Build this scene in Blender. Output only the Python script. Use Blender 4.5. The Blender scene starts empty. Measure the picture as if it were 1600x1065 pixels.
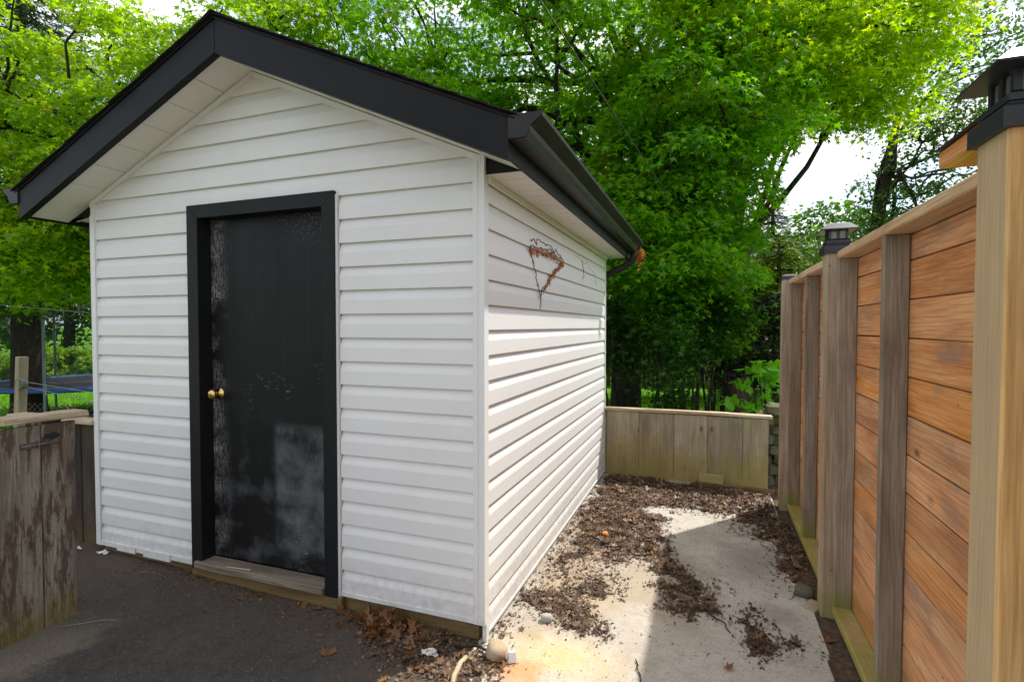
import bpy, math, random
import numpy as np
from mathutils import Vector, Matrix
random.seed(7); rng = np.random.default_rng(11)
sc = bpy.context.scene; col = sc.collection
R = math.radians

# ------------------------------------------------------------------ camera
cd = bpy.data.cameras.new('camera'); cam = bpy.data.objects.new('camera', cd); col.objects.link(cam)
cam.location = (0.9877, -2.2732, 1.4013)
cam.rotation_euler = (math.pi/2 - 0.0277, 0, 0.3536)
cd.sensor_width = 36; cd.lens = 829.84/1600*36; cd.clip_start = .02; cd.clip_end = 3000
sc.camera = cam
# ------------------------------------------------------------------ world and sun
SUN = Vector((0.64*math.cos(R(54)), 0.768*math.cos(R(54)), math.sin(R(54)))).normalized()
w = bpy.data.worlds.new('World'); sc.world = w; w.use_nodes = True
nt = w.node_tree; nt.nodes.clear(); N = nt.nodes.new; Lk = nt.links.new
sky = N('ShaderNodeTexSky'); sky.sky_type = 'NISHITA'; sky.sun_disc = False
sky.sun_elevation = R(54); sky.sun_rotation = math.atan2(SUN.x, SUN.y)
sky.air_density = 1.0; sky.dust_density = 1.5; sky.ozone_density = 1.0
tc = N('ShaderNodeTexCoord'); mp = N('ShaderNodeMapping'); mp.inputs['Scale'].default_value = (1.6, 1.6, 3.4)
ns = N('ShaderNodeTexNoise'); ns.inputs['Scale'].default_value = 2.1; ns.inputs['Detail'].default_value = 7; ns.inputs['Roughness'].default_value = .58
rp = N('ShaderNodeValToRGB'); rp.color_ramp.elements[0].position = .36; rp.color_ramp.elements[1].position = .55
mx = N('ShaderNodeMix'); mx.data_type = 'RGBA'; n2 = N('ShaderNodeTexNoise'); n2.inputs['Scale'].default_value = 5.5; n2.inputs['Detail'].default_value = 8; Lk(mp.outputs[0], n2.inputs['Vector'])
r2 = N('ShaderNodeValToRGB'); r2.color_ramp.elements[0].position = .36; r2.color_ramp.elements[0].color = (3.1, 3.5, 4.2, 1); r2.color_ramp.elements[1].position = .62; r2.color_ramp.elements[1].color = (7.2, 7.0, 6.8, 1); Lk(n2.outputs['Fac'], r2.inputs[0]); Lk(r2.outputs[0], mx.inputs['B'])
bg = N('ShaderNodeBackground'); bg.inputs['Strength'].default_value = 0.145
out = N('ShaderNodeOutputWorld')
Lk(tc.outputs['Generated'], mp.inputs['Vector']); Lk(mp.outputs[0], ns.inputs['Vector']); Lk(ns.outputs['Fac'], rp.inputs[0])
Lk(rp.outputs[0], mx.inputs['Factor']); Lk(sky.outputs[0], mx.inputs['A']); Lk(mx.outputs['Result'], bg.inputs[0]); Lk(bg.outputs[0], out.inputs[0])
sl = bpy.data.lights.new('sun', 'SUN'); sl.energy = 3.1; sl.angle = R(1.0); sl.color = (1, .965, .91)
so = bpy.data.objects.new('sun', sl); col.objects.link(so); so.rotation_euler = SUN.to_track_quat('Z', 'Y').to_euler()
sc.view_settings.view_transform = 'Standard'; sc.view_settings.look = 'None'
sc.view_settings.exposure = 0.86; sc.view_settings.gamma = 1; sc.view_settings.use_curve_mapping = False

# ------------------------------------------------------------------ materials
class NB:
    def __init__(s, name):
        s.m = bpy.data.materials.new(name); s.m.use_nodes = True
        s.t = s.m.node_tree; s.t.nodes.clear()
        s.out = s.n('ShaderNodeOutputMaterial'); s.p = s.n('ShaderNodeBsdfPrincipled')
        s.l(s.p.outputs[0], s.out.inputs[0])
    def n(s, typ, **kw):
        o = s.t.nodes.new(typ)
        for k, v in kw.items(): setattr(o, k, v)
        return o
    def l(s, a, b): s.t.links.new(a, b)
    def set(s, sock, v):
        if isinstance(v, (int, float, tuple, list)):
            if isinstance(v, (tuple, list)) and len(v) == 3 and sock.type == 'RGBA': v = (*v, 1)
            sock.default_value = v
        else: s.l(v, sock)
    def coord(s, which='Object', scale=(1, 1, 1), rnd=0.0):
        c = s.n('ShaderNodeTexCoord').outputs[which]
        m = s.n('ShaderNodeMapping'); m.inputs['Scale'].default_value = scale
        if rnd:
            oi = s.n('ShaderNodeObjectInfo'); v = s.n('ShaderNodeVectorMath', operation='ADD')
            mm = s.math('MULTIPLY', oi.outputs['Random'], rnd)
            s.l(c, v.inputs[0]); s.l(mm, v.inputs[1]); c = v.outputs[0]
        s.l(c, m.inputs['Vector']); return m.outputs[0]
    def noise(s, vec, scale, detail=4, rough=.55, dist=0, out='Fac'):
        o = s.n('ShaderNodeTexNoise'); s.l(vec, o.inputs['Vector'])
        o.inputs['Scale'].default_value = scale; o.inputs['Detail'].default_value = detail
        o.inputs['Roughness'].default_value = rough; o.inputs['Distortion'].default_value = dist
        return o.outputs[out]
    def ramp(s, fac, stops):
        o = s.n('ShaderNodeValToRGB'); e = o.color_ramp.elements
        while len(e) < len(stops): e.new(.5)
        for i, (p, c) in enumerate(stops):
            e[i].position = p; e[i].color = (c, c, c, 1) if isinstance(c, (int, float)) else (*c, 1)
        s.set(o.inputs[0], fac); return o.outputs[0]
    def math(s, op, a, b=0.0, c=0.0):
        o = s.n('ShaderNodeMath', operation=op); s.set(o.inputs[0], a); s.set(o.inputs[1], b)
        s.set(o.inputs[2], c); return o.outputs[0]
    def mix(s, f, a, b, blend='MIX'):
        o = s.n('ShaderNodeMix', data_type='RGBA', blend_type=blend); s.set(o.inputs[0], f)
        s.set(o.inputs[6], a); s.set(o.inputs[7], b); return o.outputs[2]
    def xyz(s, vec):
        o = s.n('ShaderNodeSeparateXYZ'); s.l(vec, o.inputs[0]); return o.outputs
    def win(s, v, a, b, soft):      # 1 inside [a,b]
        return s.math('MULTIPLY', s.sm(v, a - soft, a + soft), s.math('SUBTRACT', 1.0, s.sm(v, b - soft, b + soft)))
    def sm(s, v, a, b):
        o = s.n('ShaderNodeMapRange', interpolation_type='SMOOTHSTEP'); s.set(o.inputs[0], v)
        o.inputs[1].default_value = a; o.inputs[2].default_value = b; return o.outputs[0]
    def fin(s, colr, rough=.6, metal=0.0, bump=None, bstr=.3, bdist=.01, spec=.5):
        s.set(s.p.inputs['Base Color'], colr); s.set(s.p.inputs['Roughness'], rough)
        s.p.inputs['Metallic'].default_value = metal; s.p.inputs['Specular IOR Level'].default_value = spec
        if bump is not None:
            b = s.n('ShaderNodeBump'); b.inputs['Strength'].default_value = bstr; b.inputs['Distance'].default_value = bdist
            s.l(bump, b.inputs['Height']); s.l(b.outputs[0], s.p.inputs['Normal'])
        return s.m

def vinyl(name, base, grime=.25, stretch=(2, 2, 60)):
    b = NB(name); v = b.coord('Object'); g = b.noise(v, 2.3, 6, .65)
    sp = b.noise(v, 55, 3, .6)
    c = b.mix(b.ramp(g, [(.45, 0), (.8, grime)]), base, (.46, .42, .35))
    c = b.mix(b.ramp(sp, [(.70, 0), (.80, .35)]), c, (.33, .30, .25))
    pz = b.xyz(v)[2]
    low = b.math('MULTIPLY', b.math('SUBTRACT', 1.0, b.sm(b.math('ADD', pz, b.math('MULTIPLY', g, -.25)), -.12, .16)), b.ramp(b.noise(v, 24, 6, .75), [(.42, 0), (.70, .38)]))
    c = b.mix(low, c, (.25, .20, .145))
    gr = b.noise(b.coord('Object', stretch), 6, 5, .7)
    return b.fin(c, b.ramp(g, [(.3, .38), (.7, .55)]), bump=gr, bstr=.16, bdist=.003)

def wood(name, c_dark, c_mid, c_light, algae=None, grain=1.0, tint=.5, rough=.8, knots=.8, fade=None, wsel=None, smudge=None):
    b = NB(name)
    vb = b.coord('Object', (1, 1, 1), rnd=37.0)
    x, y, z = b.xyz(vb)
    wob = b.noise(b.coord('Object', (1.5, 7, 7), rnd=37.0), 1.0, 3, .5)
    # growth rings cut lengthwise: bands across the board, wandering along it
    ph = b.math('ADD', b.math('MULTIPLY', b.math('ADD', y, z), 330.0*grain), b.math('MULTIPLY', wob, 34.0))
    ring = b.math('POWER', b.math('MULTIPLY_ADD', b.math('SINE', ph), .5, .5), 2.5)
    fib = b.noise(b.coord('Object', (3.0, 150, 150), rnd=37.0), 1.0, 5, .7)
    g1 = b.noise(b.coord('Object', (1.6, 9, 9), rnd=37.0), 1.3, 5, .6, .5)
    c = b.ramp(g1, [(.30, c_dark), (.48, c_mid), (.70, c_light)])
    c = b.mix(b.math('MULTIPLY', ring, .20), c, tuple(q*.55 for q in c_dark))
    c = b.mix(b.ramp(fib, [(.34, .55), (.56, 0)]), c, tuple(q*.6 for q in c_dark))
    blot = b.noise(b.coord('Object', (2.4, 6, 6), rnd=19.0), 1.1, 4, .6, .4)
    c = b.mix(b.ramp(blot, [(.54, 0), (.68, tint)]), c, smudge or tuple(q*.55 for q in c_mid))
    vo = b.n('ShaderNodeTexVoronoi'); b.l(b.coord('Object', (3.4, 7.0, 7.0), rnd=37.0), vo.inputs['Vector']); vo.inputs['Scale'].default_value = 1.0
    gate = b.math('GREATER_THAN', b.xyz(vo.outputs['Color'])[0], .62)
    kd = b.math('ADD', vo.outputs['Distance'], b.math('MULTIPLY', b.math('SUBTRACT', fib, .5), .06))
    kn = b.math('MULTIPLY', b.ramp(kd, [(.045, knots), (.085, knots*.45), (.16, 0)]), gate)
    c = b.mix(kn, c, tuple(q*.16 for q in c_dark))
    vs = b.n('ShaderNodeTexVoronoi'); b.l(b.coord('Object', (6.1, 11, 11), rnd=53.0), vs.inputs['Vector']); vs.inputs['Scale'].default_value = 1.0
    nails = b.math('MULTIPLY', b.ramp(vs.outputs['Distance'], [(.030, .85), (.045, 0)]), b.math('GREATER_THAN', b.xyz(vs.outputs['Color'])[1], .6))
    c = b.mix(nails, c, (.03, .025, .02))
    oi = b.n('ShaderNodeObjectInfo').outputs['Random']
    hsv = b.n('ShaderNodeHueSaturation'); b.l(c, hsv.inputs['Color'])
    b.set(hsv.inputs['Value'], b.ramp(oi, [(0, .84), (1, 1.14)])); b.set(hsv.inputs['Saturation'], b.ramp(b.math('FRACT', b.math('MULTIPLY', oi, 7.3)), [(0, .90), (1, 1.05)]))
    c = hsv.outputs[0]
    if fade is not None:      # old brown paint flaking away
        f = b.noise(b.coord('Object', (2.2, 13, 13), rnd=11.0), 1.6, 8, .78, .25)
        c = b.mix(b.ramp(f, [(.49, 0), (.53, .85)]), c, fade)
    if wsel is not None:      # one weathered face, one fresh
        ny = b.xyz(b.n('ShaderNodeNewGeometry').outputs['Normal'])[1]
        c = b.mix(b.sm(ny, -.3, -.7), b.mix(.66, c, wsel), c)
    if algae is not None:     # green growth on the damp foot of the boards, patchy outline
        top, amt, ac = algae
        gp = b.n('ShaderNodeNewGeometry').outputs['Position']; pz = b.xyz(gp)[2]
        pat = b.noise(gp, 7, 6, .72)
        h = b.math('ADD', pz, b.math('MULTIPLY', b.math('SUBTRACT', pat, .5), top*2.6))
        c = b.mix(b.math('MULTIPLY', b.math('MULTIPLY', b.math('SUBTRACT', 1.0, b.sm(h, -.06, top)), amt), b.ramp(fib, [(.3, .55), (.6, 1)])), c, ac)
    hb = b.math('SUBTRACT', b.math('MULTIPLY', fib, .6), b.math('MULTIPLY', ring, .35))
    return b.fin(c, rough, bump=hb, bstr=.4, bdist=.004, spec=.25)

def plain(name, c, rough=.5, metal=0, var=.25, scale=8, bstr=.1, spec=.5, c2=None):
    b = NB(name); v = b.coord('Object'); g = b.noise(v, scale, 6, .6)
    cc = b.mix(b.ramp(g, [(.35, 0), (.7, 1)]), c, c2 if c2 else tuple(x*(1-var) for x in c))
    return b.fin(cc, rough, metal, bump=b.noise(v, scale*6, 3), bstr=bstr, bdist=.004, spec=spec)

def leafmat(name, c1, c2, c3, trans=.5, tcol=None, accent=None, rough=.45):
    b = NB(name)
    ri = b.n('ShaderNodeNewGeometry').outputs['Random Per Island']
    pos = b.n('ShaderNodeNewGeometry').outputs['Position']
    big = b.noise(pos, .55, 3, .6); mid = b.noise(pos, 1.7, 2, .5)
    f = b.math('ADD', b.math('MULTIPLY', ri, .45), b.math('MULTIPLY', big, .55))
    c = b.ramp(f, [(.22, c1), (.5, c2), (.8, c3)])
    if accent:
        c = b.mix(b.math('MULTIPLY', b.ramp(mid, [(.60, 0), (.72, .8)]), b.ramp(ri, [(.3, 0), (.6, 1)])), c, accent)
    b.fin(c, rough, spec=.35)
    tr = b.n('ShaderNodeBsdfTranslucent')
    tm = b.mix(1.0, c, tcol or (1.5, 1.45, .7), 'MULTIPLY'); b.l(tm, tr.inputs[0])
    ms = b.n('ShaderNodeMixShader'); ms.inputs[0].default_value = trans
    b.l(b.p.outputs[0], ms.inputs[1]); b.l(tr.outputs[0], ms.inputs[2]); b.l(ms.outputs[0], b.out.inputs[0])
    return b.m

def barkmat(name, c1, c2):
    b = NB(name); v = b.coord('Object', (9, 9, 1.6)); g = b.noise(v, 2.4, 7, .7, .8)
    return b.fin(b.ramp(g, [(.35, c1), (.7, c2)]), .95, bump=g, bstr=.8, bdist=.03, spec=.1)

M = {}
M['vinyl'] = vinyl('white_vinyl', (.70, .688, .668), .14)
M['vinyl_side'] = vinyl('white_vinyl_side', (.70, .688, .668), .14)
M['trim'] = vinyl('white_trim', (.705, .693, .674), .12, (1, 1, 1))
M['soffit'] = vinyl('soffit_white', (.74, .715, .665), .3, (1, 1, 1))
M['fascia'] = plain('black_aluminium', (.0095, .0098, .0105), .5, 0, .35, 3, .03, spec=.16)
M['gutter'] = plain('black_gutter', (.013, .013, .014), .42, 0, .2, 4, .04, spec=.25, c2=(.030, .025, .021))
M['shingle'] = plain('asphalt_shingle', (.028, .025, .023), .95, 0, .6, 60, .7, spec=.2)
M['trimblack'] = plain('black_wood_trim', (.010, .0105, .011), .55, 0, .3, 12, .1, spec=.22)
M['brass'] = plain('polished_brass', (.75, .50, .16), .18, 1.0, .2, 20, .02)
M['steel'] = plain('old_steel', (.28, .26, .24), .5, .8, .6, 30, .1)
M['lamp'] = plain('black_lamp_metal', (.016, .018, .022), .42, 0, .2, 8, .05)
M['lampglass'] = plain('frosted_lamp_pane', (.22, .22, .20), .2, 0, .5, 30, .05)
M['cedar'] = wood('cedar_board', (.44, .165, .055), (.66, .285, .100), (.74, .40, .175), algae=(.18, .35, (.22, .20, .04)), tint=.6, smudge=(.25, .17, .115))
M['stud'] = wood('grey_stud', (.19, .14, .098), (.31, .245, .18), (.42, .345, .26), algae=(.25, .85, (.20, .21, .03)), tint=.45)
M['railw'] = wood('tan_rail', (.42, .25, .125), (.64, .42, .235), (.72, .52, .32), algae=(.12, .9, (.26, .25, .035)), tint=.3, knots=.5)
M['post'] = wood('tan_post', (.30, .205, .125), (.42, .31, .20), (.52, .41, .29), algae=(.12, .6, (.24, .22, .04)), tint=.4)
M['postnear'] = wood('two_tone_post', (.56, .28, .07), (.76, .42, .11), (.82, .52, .18), algae=(.12, .5, (.24, .22, .04)), tint=.25, knots=.9, wsel=(.36, .29, .19))
M['greywood'] = wood('grey_board', (.25, .20, .13), (.39, .325, .22), (.50, .425, .31), algae=(.40, .8, (.31, .245, .04)), tint=.45)
M['capwood'] = wood('pale_cap_board', (.36, .26, .15), (.54, .42, .27), (.66, .55, .38), tint=.3, knots=.6)
M['gatewood'] = wood('flaking_gate_board', (.17, .14, .105), (.30, .255, .195), (.42, .365, .29), algae=(.13, .6, (.21, .16, .03)), tint=.5, fade=(.085, .052, .034))
M['darkwood'] = wood('dark_board', (.03, .02, .014), (.055, .036, .025), (.09, .06, .042), algae=(.2, .5, (.12, .10, .03)), tint=.5)
M['sill'] = wood('worn_sill', (.13, .10, .065), (.22, .175, .12), (.31, .26, .19), tint=.4, knots=.4)
M['base'] = wood('base_timber', (.10, .06, .03), (.19, .125, .06), (.25, .18, .10), algae=(.0, .35, (.20, .14, .03)), tint=.5)
M['bark'] = barkmat('maple_bark', (.018, .014, .011), (.075, .06, .05))
M['sprucebark'] = barkmat('spruce_bark', (.022, .014, .010), (.09, .06, .042))
M['leaf_main'] = leafmat('maple_leaves', (.060, .185, .004), (.125, .32, .007), (.22, .44, .012), .60, accent=(.26, .15, .015))
M['leaf_left'] = leafmat('light_maple_leaves', (.12, .26, .005), (.22, .39, .007), (.36, .50, .010), .60, accent=(.30, .17, .02))
M['leaf_right'] = leafmat('sunlit_maple_leaves', (.15, .31, .004), (.30, .46, .006), (.54, .62, .012), .66, accent=(.40, .24, .02))  # brighter, yellower maple green: the sun's glow is put into the leaf colour
M['leaf_dark'] = leafmat('dark_leaves', (.03, .08, .008), (.055, .13, .012), (.10, .20, .018), .5)
M['leaf_shrub'] = leafmat('shrub_leaves', (.012, .045, .004), (.026, .085, .006), (.07, .18, .010), .45)
M['leaf_purple'] = leafmat('purple_leaves', (.010, .010, .009), (.022, .022, .014), (.045, .05, .022), .3)
M['leaf_hyd'] = leafmat('broad_leaves', (.09, .26, .010), (.14, .36, .014), (.20, .44, .02), .5)
M['leaf_hedge'] = leafmat('hedge_leaves', (.10, .22, .010), (.18, .34, .014), (.30, .42, .02), .5)
M['needle'] = leafmat('spruce_needles', (.020, .055, .020), (.04, .09, .03), (.07, .14, .045), .3)
M['cedarleaf'] = leafmat('cedar_sprays', (.05, .10, .008), (.10, .17, .012), (.17, .24, .02), .4)
M['farleaf'] = leafmat('far_leaves', (.03, .10, .006), (.06, .17, .009), (.11, .25, .014), .5)
M['grassblade'] = leafmat('grass_blades', (.08, .22, .008), (.13, .32, .010), (.19, .40, .014), .45)
M['deadleaf'] = leafmat('dead_leaves', (.10, .045, .018), (.22, .10, .038), (.34, .18, .07), .25, (1.2, 1, .8))
M['matleaf'] = leafmat('matted_leaves', (.075, .040, .023), (.165, .092, .05), (.30, .175, .09), .15, (1.2, 1, .8))
M['rustleaf'] = leafmat('rust_vine', (.30, .095, .03), (.48, .17, .05), (.60, .27, .09), .3, (1.2, 1, .8))
M['crumb'] = leafmat('litter_bits', (.035, .022, .014), (.10, .064, .041), (.27, .185, .12), .12, (1.2, 1, .8))
M['paleflake'] = leafmat('pale_flakes', (.30, .28, .24), (.48, .45, .40), (.66, .63, .58), .05, (1, 1, 1))
M['vinestem'] = plain('black_vine_stem', (.03, .022, .018), .9)
M['soil'] = plain('dark_humus', (.062, .041, .028), .97, 0, .5, 34, .9, spec=.1, c2=(.15, .105, .07))
M['blue'] = plain('blue_pad', (.02, .07, .24), .6)
M['pole'] = plain('pole_galv', (.16, .20, .22), .5, .3)
M['blackmat'] = plain('black_fabric', (.02, .02, .024), .8)
M['white_plastic'] = plain('white_plastic', (.72, .72, .70), .4, 0, .15)
M['stone'] = plain('mossy_stone', (.16, .14, .10), .95, 0, .5, 9, .8, spec=.2, c2=(.12, .12, .05))
M['cream'] = plain('cream_stone', (.48, .37, .24), .85, 0, .3, 14, .5)
M['palestone'] = plain('pale_grey_stone', (.50, .48, .44), .9, 0, .35, 25, .6)
M['orange'] = plain('orange_ball', (.75, .25, .04), .7)
M['cable'] = plain('black_cable', (.012, .012, .013), .5)
M['wire'] = plain('grey_wire', (.22, .22, .22), .5, .6)

def net_mat():
    b = NB('safety_net'); b.fin((.03, .04, .04), .9)
    t = b.n('ShaderNodeBsdfTransparent'); ms = b.n('ShaderNodeMixShader'); ms.inputs[0].default_value = .22
    b.l(t.outputs[0], ms.inputs[1]); b.l(b.p.outputs[0], ms.inputs[2]); b.l(ms.outputs[0], b.out.inputs[0]); return b.m
M['net'] = net_mat()

def door_mat():
    b = NB('worn_black_door'); v = b.coord('Object'); x, y, z = b.xyz(v)
    # local frame: x 0..0.87 from hinge-free edge, z 0..2
    streak = b.noise(b.coord('Object', (70, 70, 9)), 1.5, 7, .75)
    fine = b.noise(b.coord('Object', (45, 45, 28)), 2.2, 6, .8)
    patch = b.noise(v, 2.6, 4, .6, .5)
    edge = b.math('SUBTRACT', 1.0, b.sm(x, .015, .16))
    pe = b.ramp(b.noise(b.coord('Object', (2, 2, 3.2)), 1.7, 3), [(.40, 0), (.62, 1)])
    m1 = b.math('MULTIPLY', b.math('MULTIPLY', edge, pe), b.ramp(b.math('MULTIPLY', b.math('ADD', streak, fine), .5), [(.47, 0), (.54, 1)]))
    topm = b.math('MULTIPLY', b.sm(z, 1.72, 2.0), b.ramp(fine, [(.55, 0), (.62, 1)]))
    topm = b.math('MULTIPLY', topm, b.math('ADD', b.sm(x, .35, .85), b.math('MULTIPLY', edge, .9)))
    spots = b.math('MULTIPLY', b.ramp(patch, [(.60, 0), (.68, 1)]), b.ramp(b.noise(b.coord('Object', (14, 14, 60)), 1.3, 5, .8), [(.56, 0), (.66, .8)]))
    m = b.math('MAXIMUM', m1, b.math('MAXIMUM', topm, spots))
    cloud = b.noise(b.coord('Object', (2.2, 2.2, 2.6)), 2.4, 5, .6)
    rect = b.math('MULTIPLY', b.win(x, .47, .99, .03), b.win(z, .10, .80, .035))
    grey_patch = b.math('MULTIPLY', rect, b.ramp(b.math('ADD', b.math('MULTIPLY', cloud, .75), b.math('MULTIPLY', streak, .25)), [(.38, .03), (.66, .85)]))  # cloudy grey rectangle on the lower right of the door, separate from the scuffs
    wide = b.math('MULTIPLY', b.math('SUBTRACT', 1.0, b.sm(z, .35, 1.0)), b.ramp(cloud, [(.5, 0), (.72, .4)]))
    c = b.mix(b.math('MAXIMUM', grey_patch, wide), (.0085, .0085, .009), (.15, .155, .165))
    c = b.mix(b.math('MULTIPLY', m, .72), c, (.40, .40, .39))
    ln = b.math('PINGPONG', b.math('ADD', x, b.math('MULTIPLY', b.noise(b.coord('Object', (1, 1, .4)), 2, 2), .004)), .087)
    bm = b.math('ADD', b.ramp(ln, [(0, 0), (.02, 1)]), b.math('MULTIPLY', streak, .35))
    return b.fin(c, b.ramp(patch, [(.3, .42), (.7, .62)]), bump=bm, bstr=.35, bdist=.004, spec=.2)
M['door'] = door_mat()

def concrete_mat():
    b = NB('stained_concrete'); v = b.coord('Object'); x, y, z = b.xyz(v)
    a = b.noise(v, 3.2, 8, .7); f = b.noise(v, 70, 5, .7); g = b.noise(v, 260, 2, .6)
    c = b.ramp(a, [(.30, (.37, .335, .28)), (.52, (.49, .45, .385)), (.72, (.57, .535, .47))])
    c = b.mix(b.ramp(f, [(.52, 0), (.68, .6)]), c, (.22, .19, .155))
    c = b.mix(b.ramp(g, [(.58, 0), (.70, .7)]), c, (.12, .105, .09))
    c = b.mix(b.ramp(b.noise(v, 11, 8, .75), [(.50, 0), (.72, .45)]), c, (.27, .235, .19))
    def blob(cx, cy, rx, ry, soft=.8):
        dx = b.math('DIVIDE', b.math('SUBTRACT', x, cx), rx); dy = b.math('DIVIDE', b.math('SUBTRACT', y, cy), ry)
        d = b.math('SQRT', b.math('ADD', b.math('MULTIPLY', dx, dx), b.math('MULTIPLY', dy, dy)))
        d = b.math('ADD', d, b.math('MULTIPLY', b.math('SUBTRACT', a, .5), 1.5))
        return b.math('SUBTRACT', 1.0, b.sm(d, 1 - soft, 1.0))
    c = b.mix(b.math('MULTIPLY', blob(.36, .02, .40, .24, .9), .5), c, (.66, .46, .13))
    c = b.mix(b.math('MULTIPLY', blob(.24, -.14, .2, .14, .8), .7), c, (.62, .26, .075))
    c = b.mix(b.math('MULTIPLY', blob(.32, .62, .30, .40, .8), .5), c, (.60, .44, .20))
    c = b.mix(b.math('MULTIPLY', blob(.62, .85, .7, .95, .95), .7), c, (.36, .285, .195))
    c = b.mix(b.math('MULTIPLY', blob(.22, 1.3, .42, 1.6, .95), .75), c, (.30, .215, .14))
    c = b.mix(b.math('MULTIPLY', blob(1.22, 1.35, .36, .5, .9), .6), c, (.24, .22, .19))
    c = b.mix(b.math('MULTIPLY', blob(1.35, .75, .18, .18, .9), .35), c, (.22, .20, .17))
    return b.fin(c, .92, bump=b.math('ADD', b.math('MULTIPLY', a, 2.0), f), bstr=.4, bdist=.006, spec=.25)
M['concrete'] = concrete_mat()

def asphalt_mat():
    b = NB('old_asphalt'); v = b.coord('Object'); x, y, z = b.xyz(v)
    a = b.noise(v, 2.6, 8, .68); f = b.noise(v, 120, 4, .75); d = b.noise(v, 7, 6, .7)
    c = b.ramp(a, [(.3, (.052, .047, .040)), (.6, (.078, .071, .061)), (.8, (.112, .097, .078))])
    c = b.mix(b.ramp(f, [(.54, 0), (.66, .6)]), c, (.22, .20, .175))
    c = b.mix(b.ramp(b.noise(v, 18, 7, .75), [(.50, 0), (.68, .55)]), c, (.030, .026, .022))
    wl = b.math('MULTIPLY', b.sm(y, -.45, 0.0), b.ramp(d, [(.3, .25), (.6, .9)]))
    c = b.mix(wl, c, (.105, .073, .048))
    lf = b.math('MULTIPLY', b.math('SUBTRACT', 1.0, b.sm(b.math('ADD', x, b.math('MULTIPLY', b.math('SUBTRACT', d, .5), .45)), -1.84, -1.66)), b.math('MULTIPLY', b.math('SUBTRACT', 1.0, b.sm(y, -.72, -.38)), .9))
    c = b.mix(lf, c, b.ramp(f, [(.35, (.14, .115, .082)), (.7, (.27, .23, .175))]))
    rf = b.math('MULTIPLY', b.sm(b.math('ADD', x, b.math('MULTIPLY', d, .3)), -.5, 0.1), .7)
    c = b.mix(rf, c, (.13, .09, .06))
    return b.fin(c, .93, bump=b.math('ADD', f, b.math('MULTIPLY', b.noise(v, 26, 5, .7), 2.5)), bstr=.75, bdist=.008, spec=.2)
M['asphalt'] = asphalt_mat()

def lawn_mat():
    b = NB('lawn_ground'); v = b.coord('Object'); a = b.noise(v, .6, 6, .65); f = b.noise(v, 14, 5, .7)
    c = b.ramp(a, [(.3, (.05, .15, .008)), (.55, (.085, .23, .010)), (.8, (.12, .28, .014))])
    c = b.mix(b.ramp(f, [(.55, 0), (.75, .5)]), c, (.035, .07, .010))
    return b.fin(c, .95, bump=f, bstr=.6, bdist=.05, spec=.1)
M['lawn'] = lawn_mat()
M['road'] = plain('grey_drive', (.16, .155, .15), .95, 0, .3, 3, .3)

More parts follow.
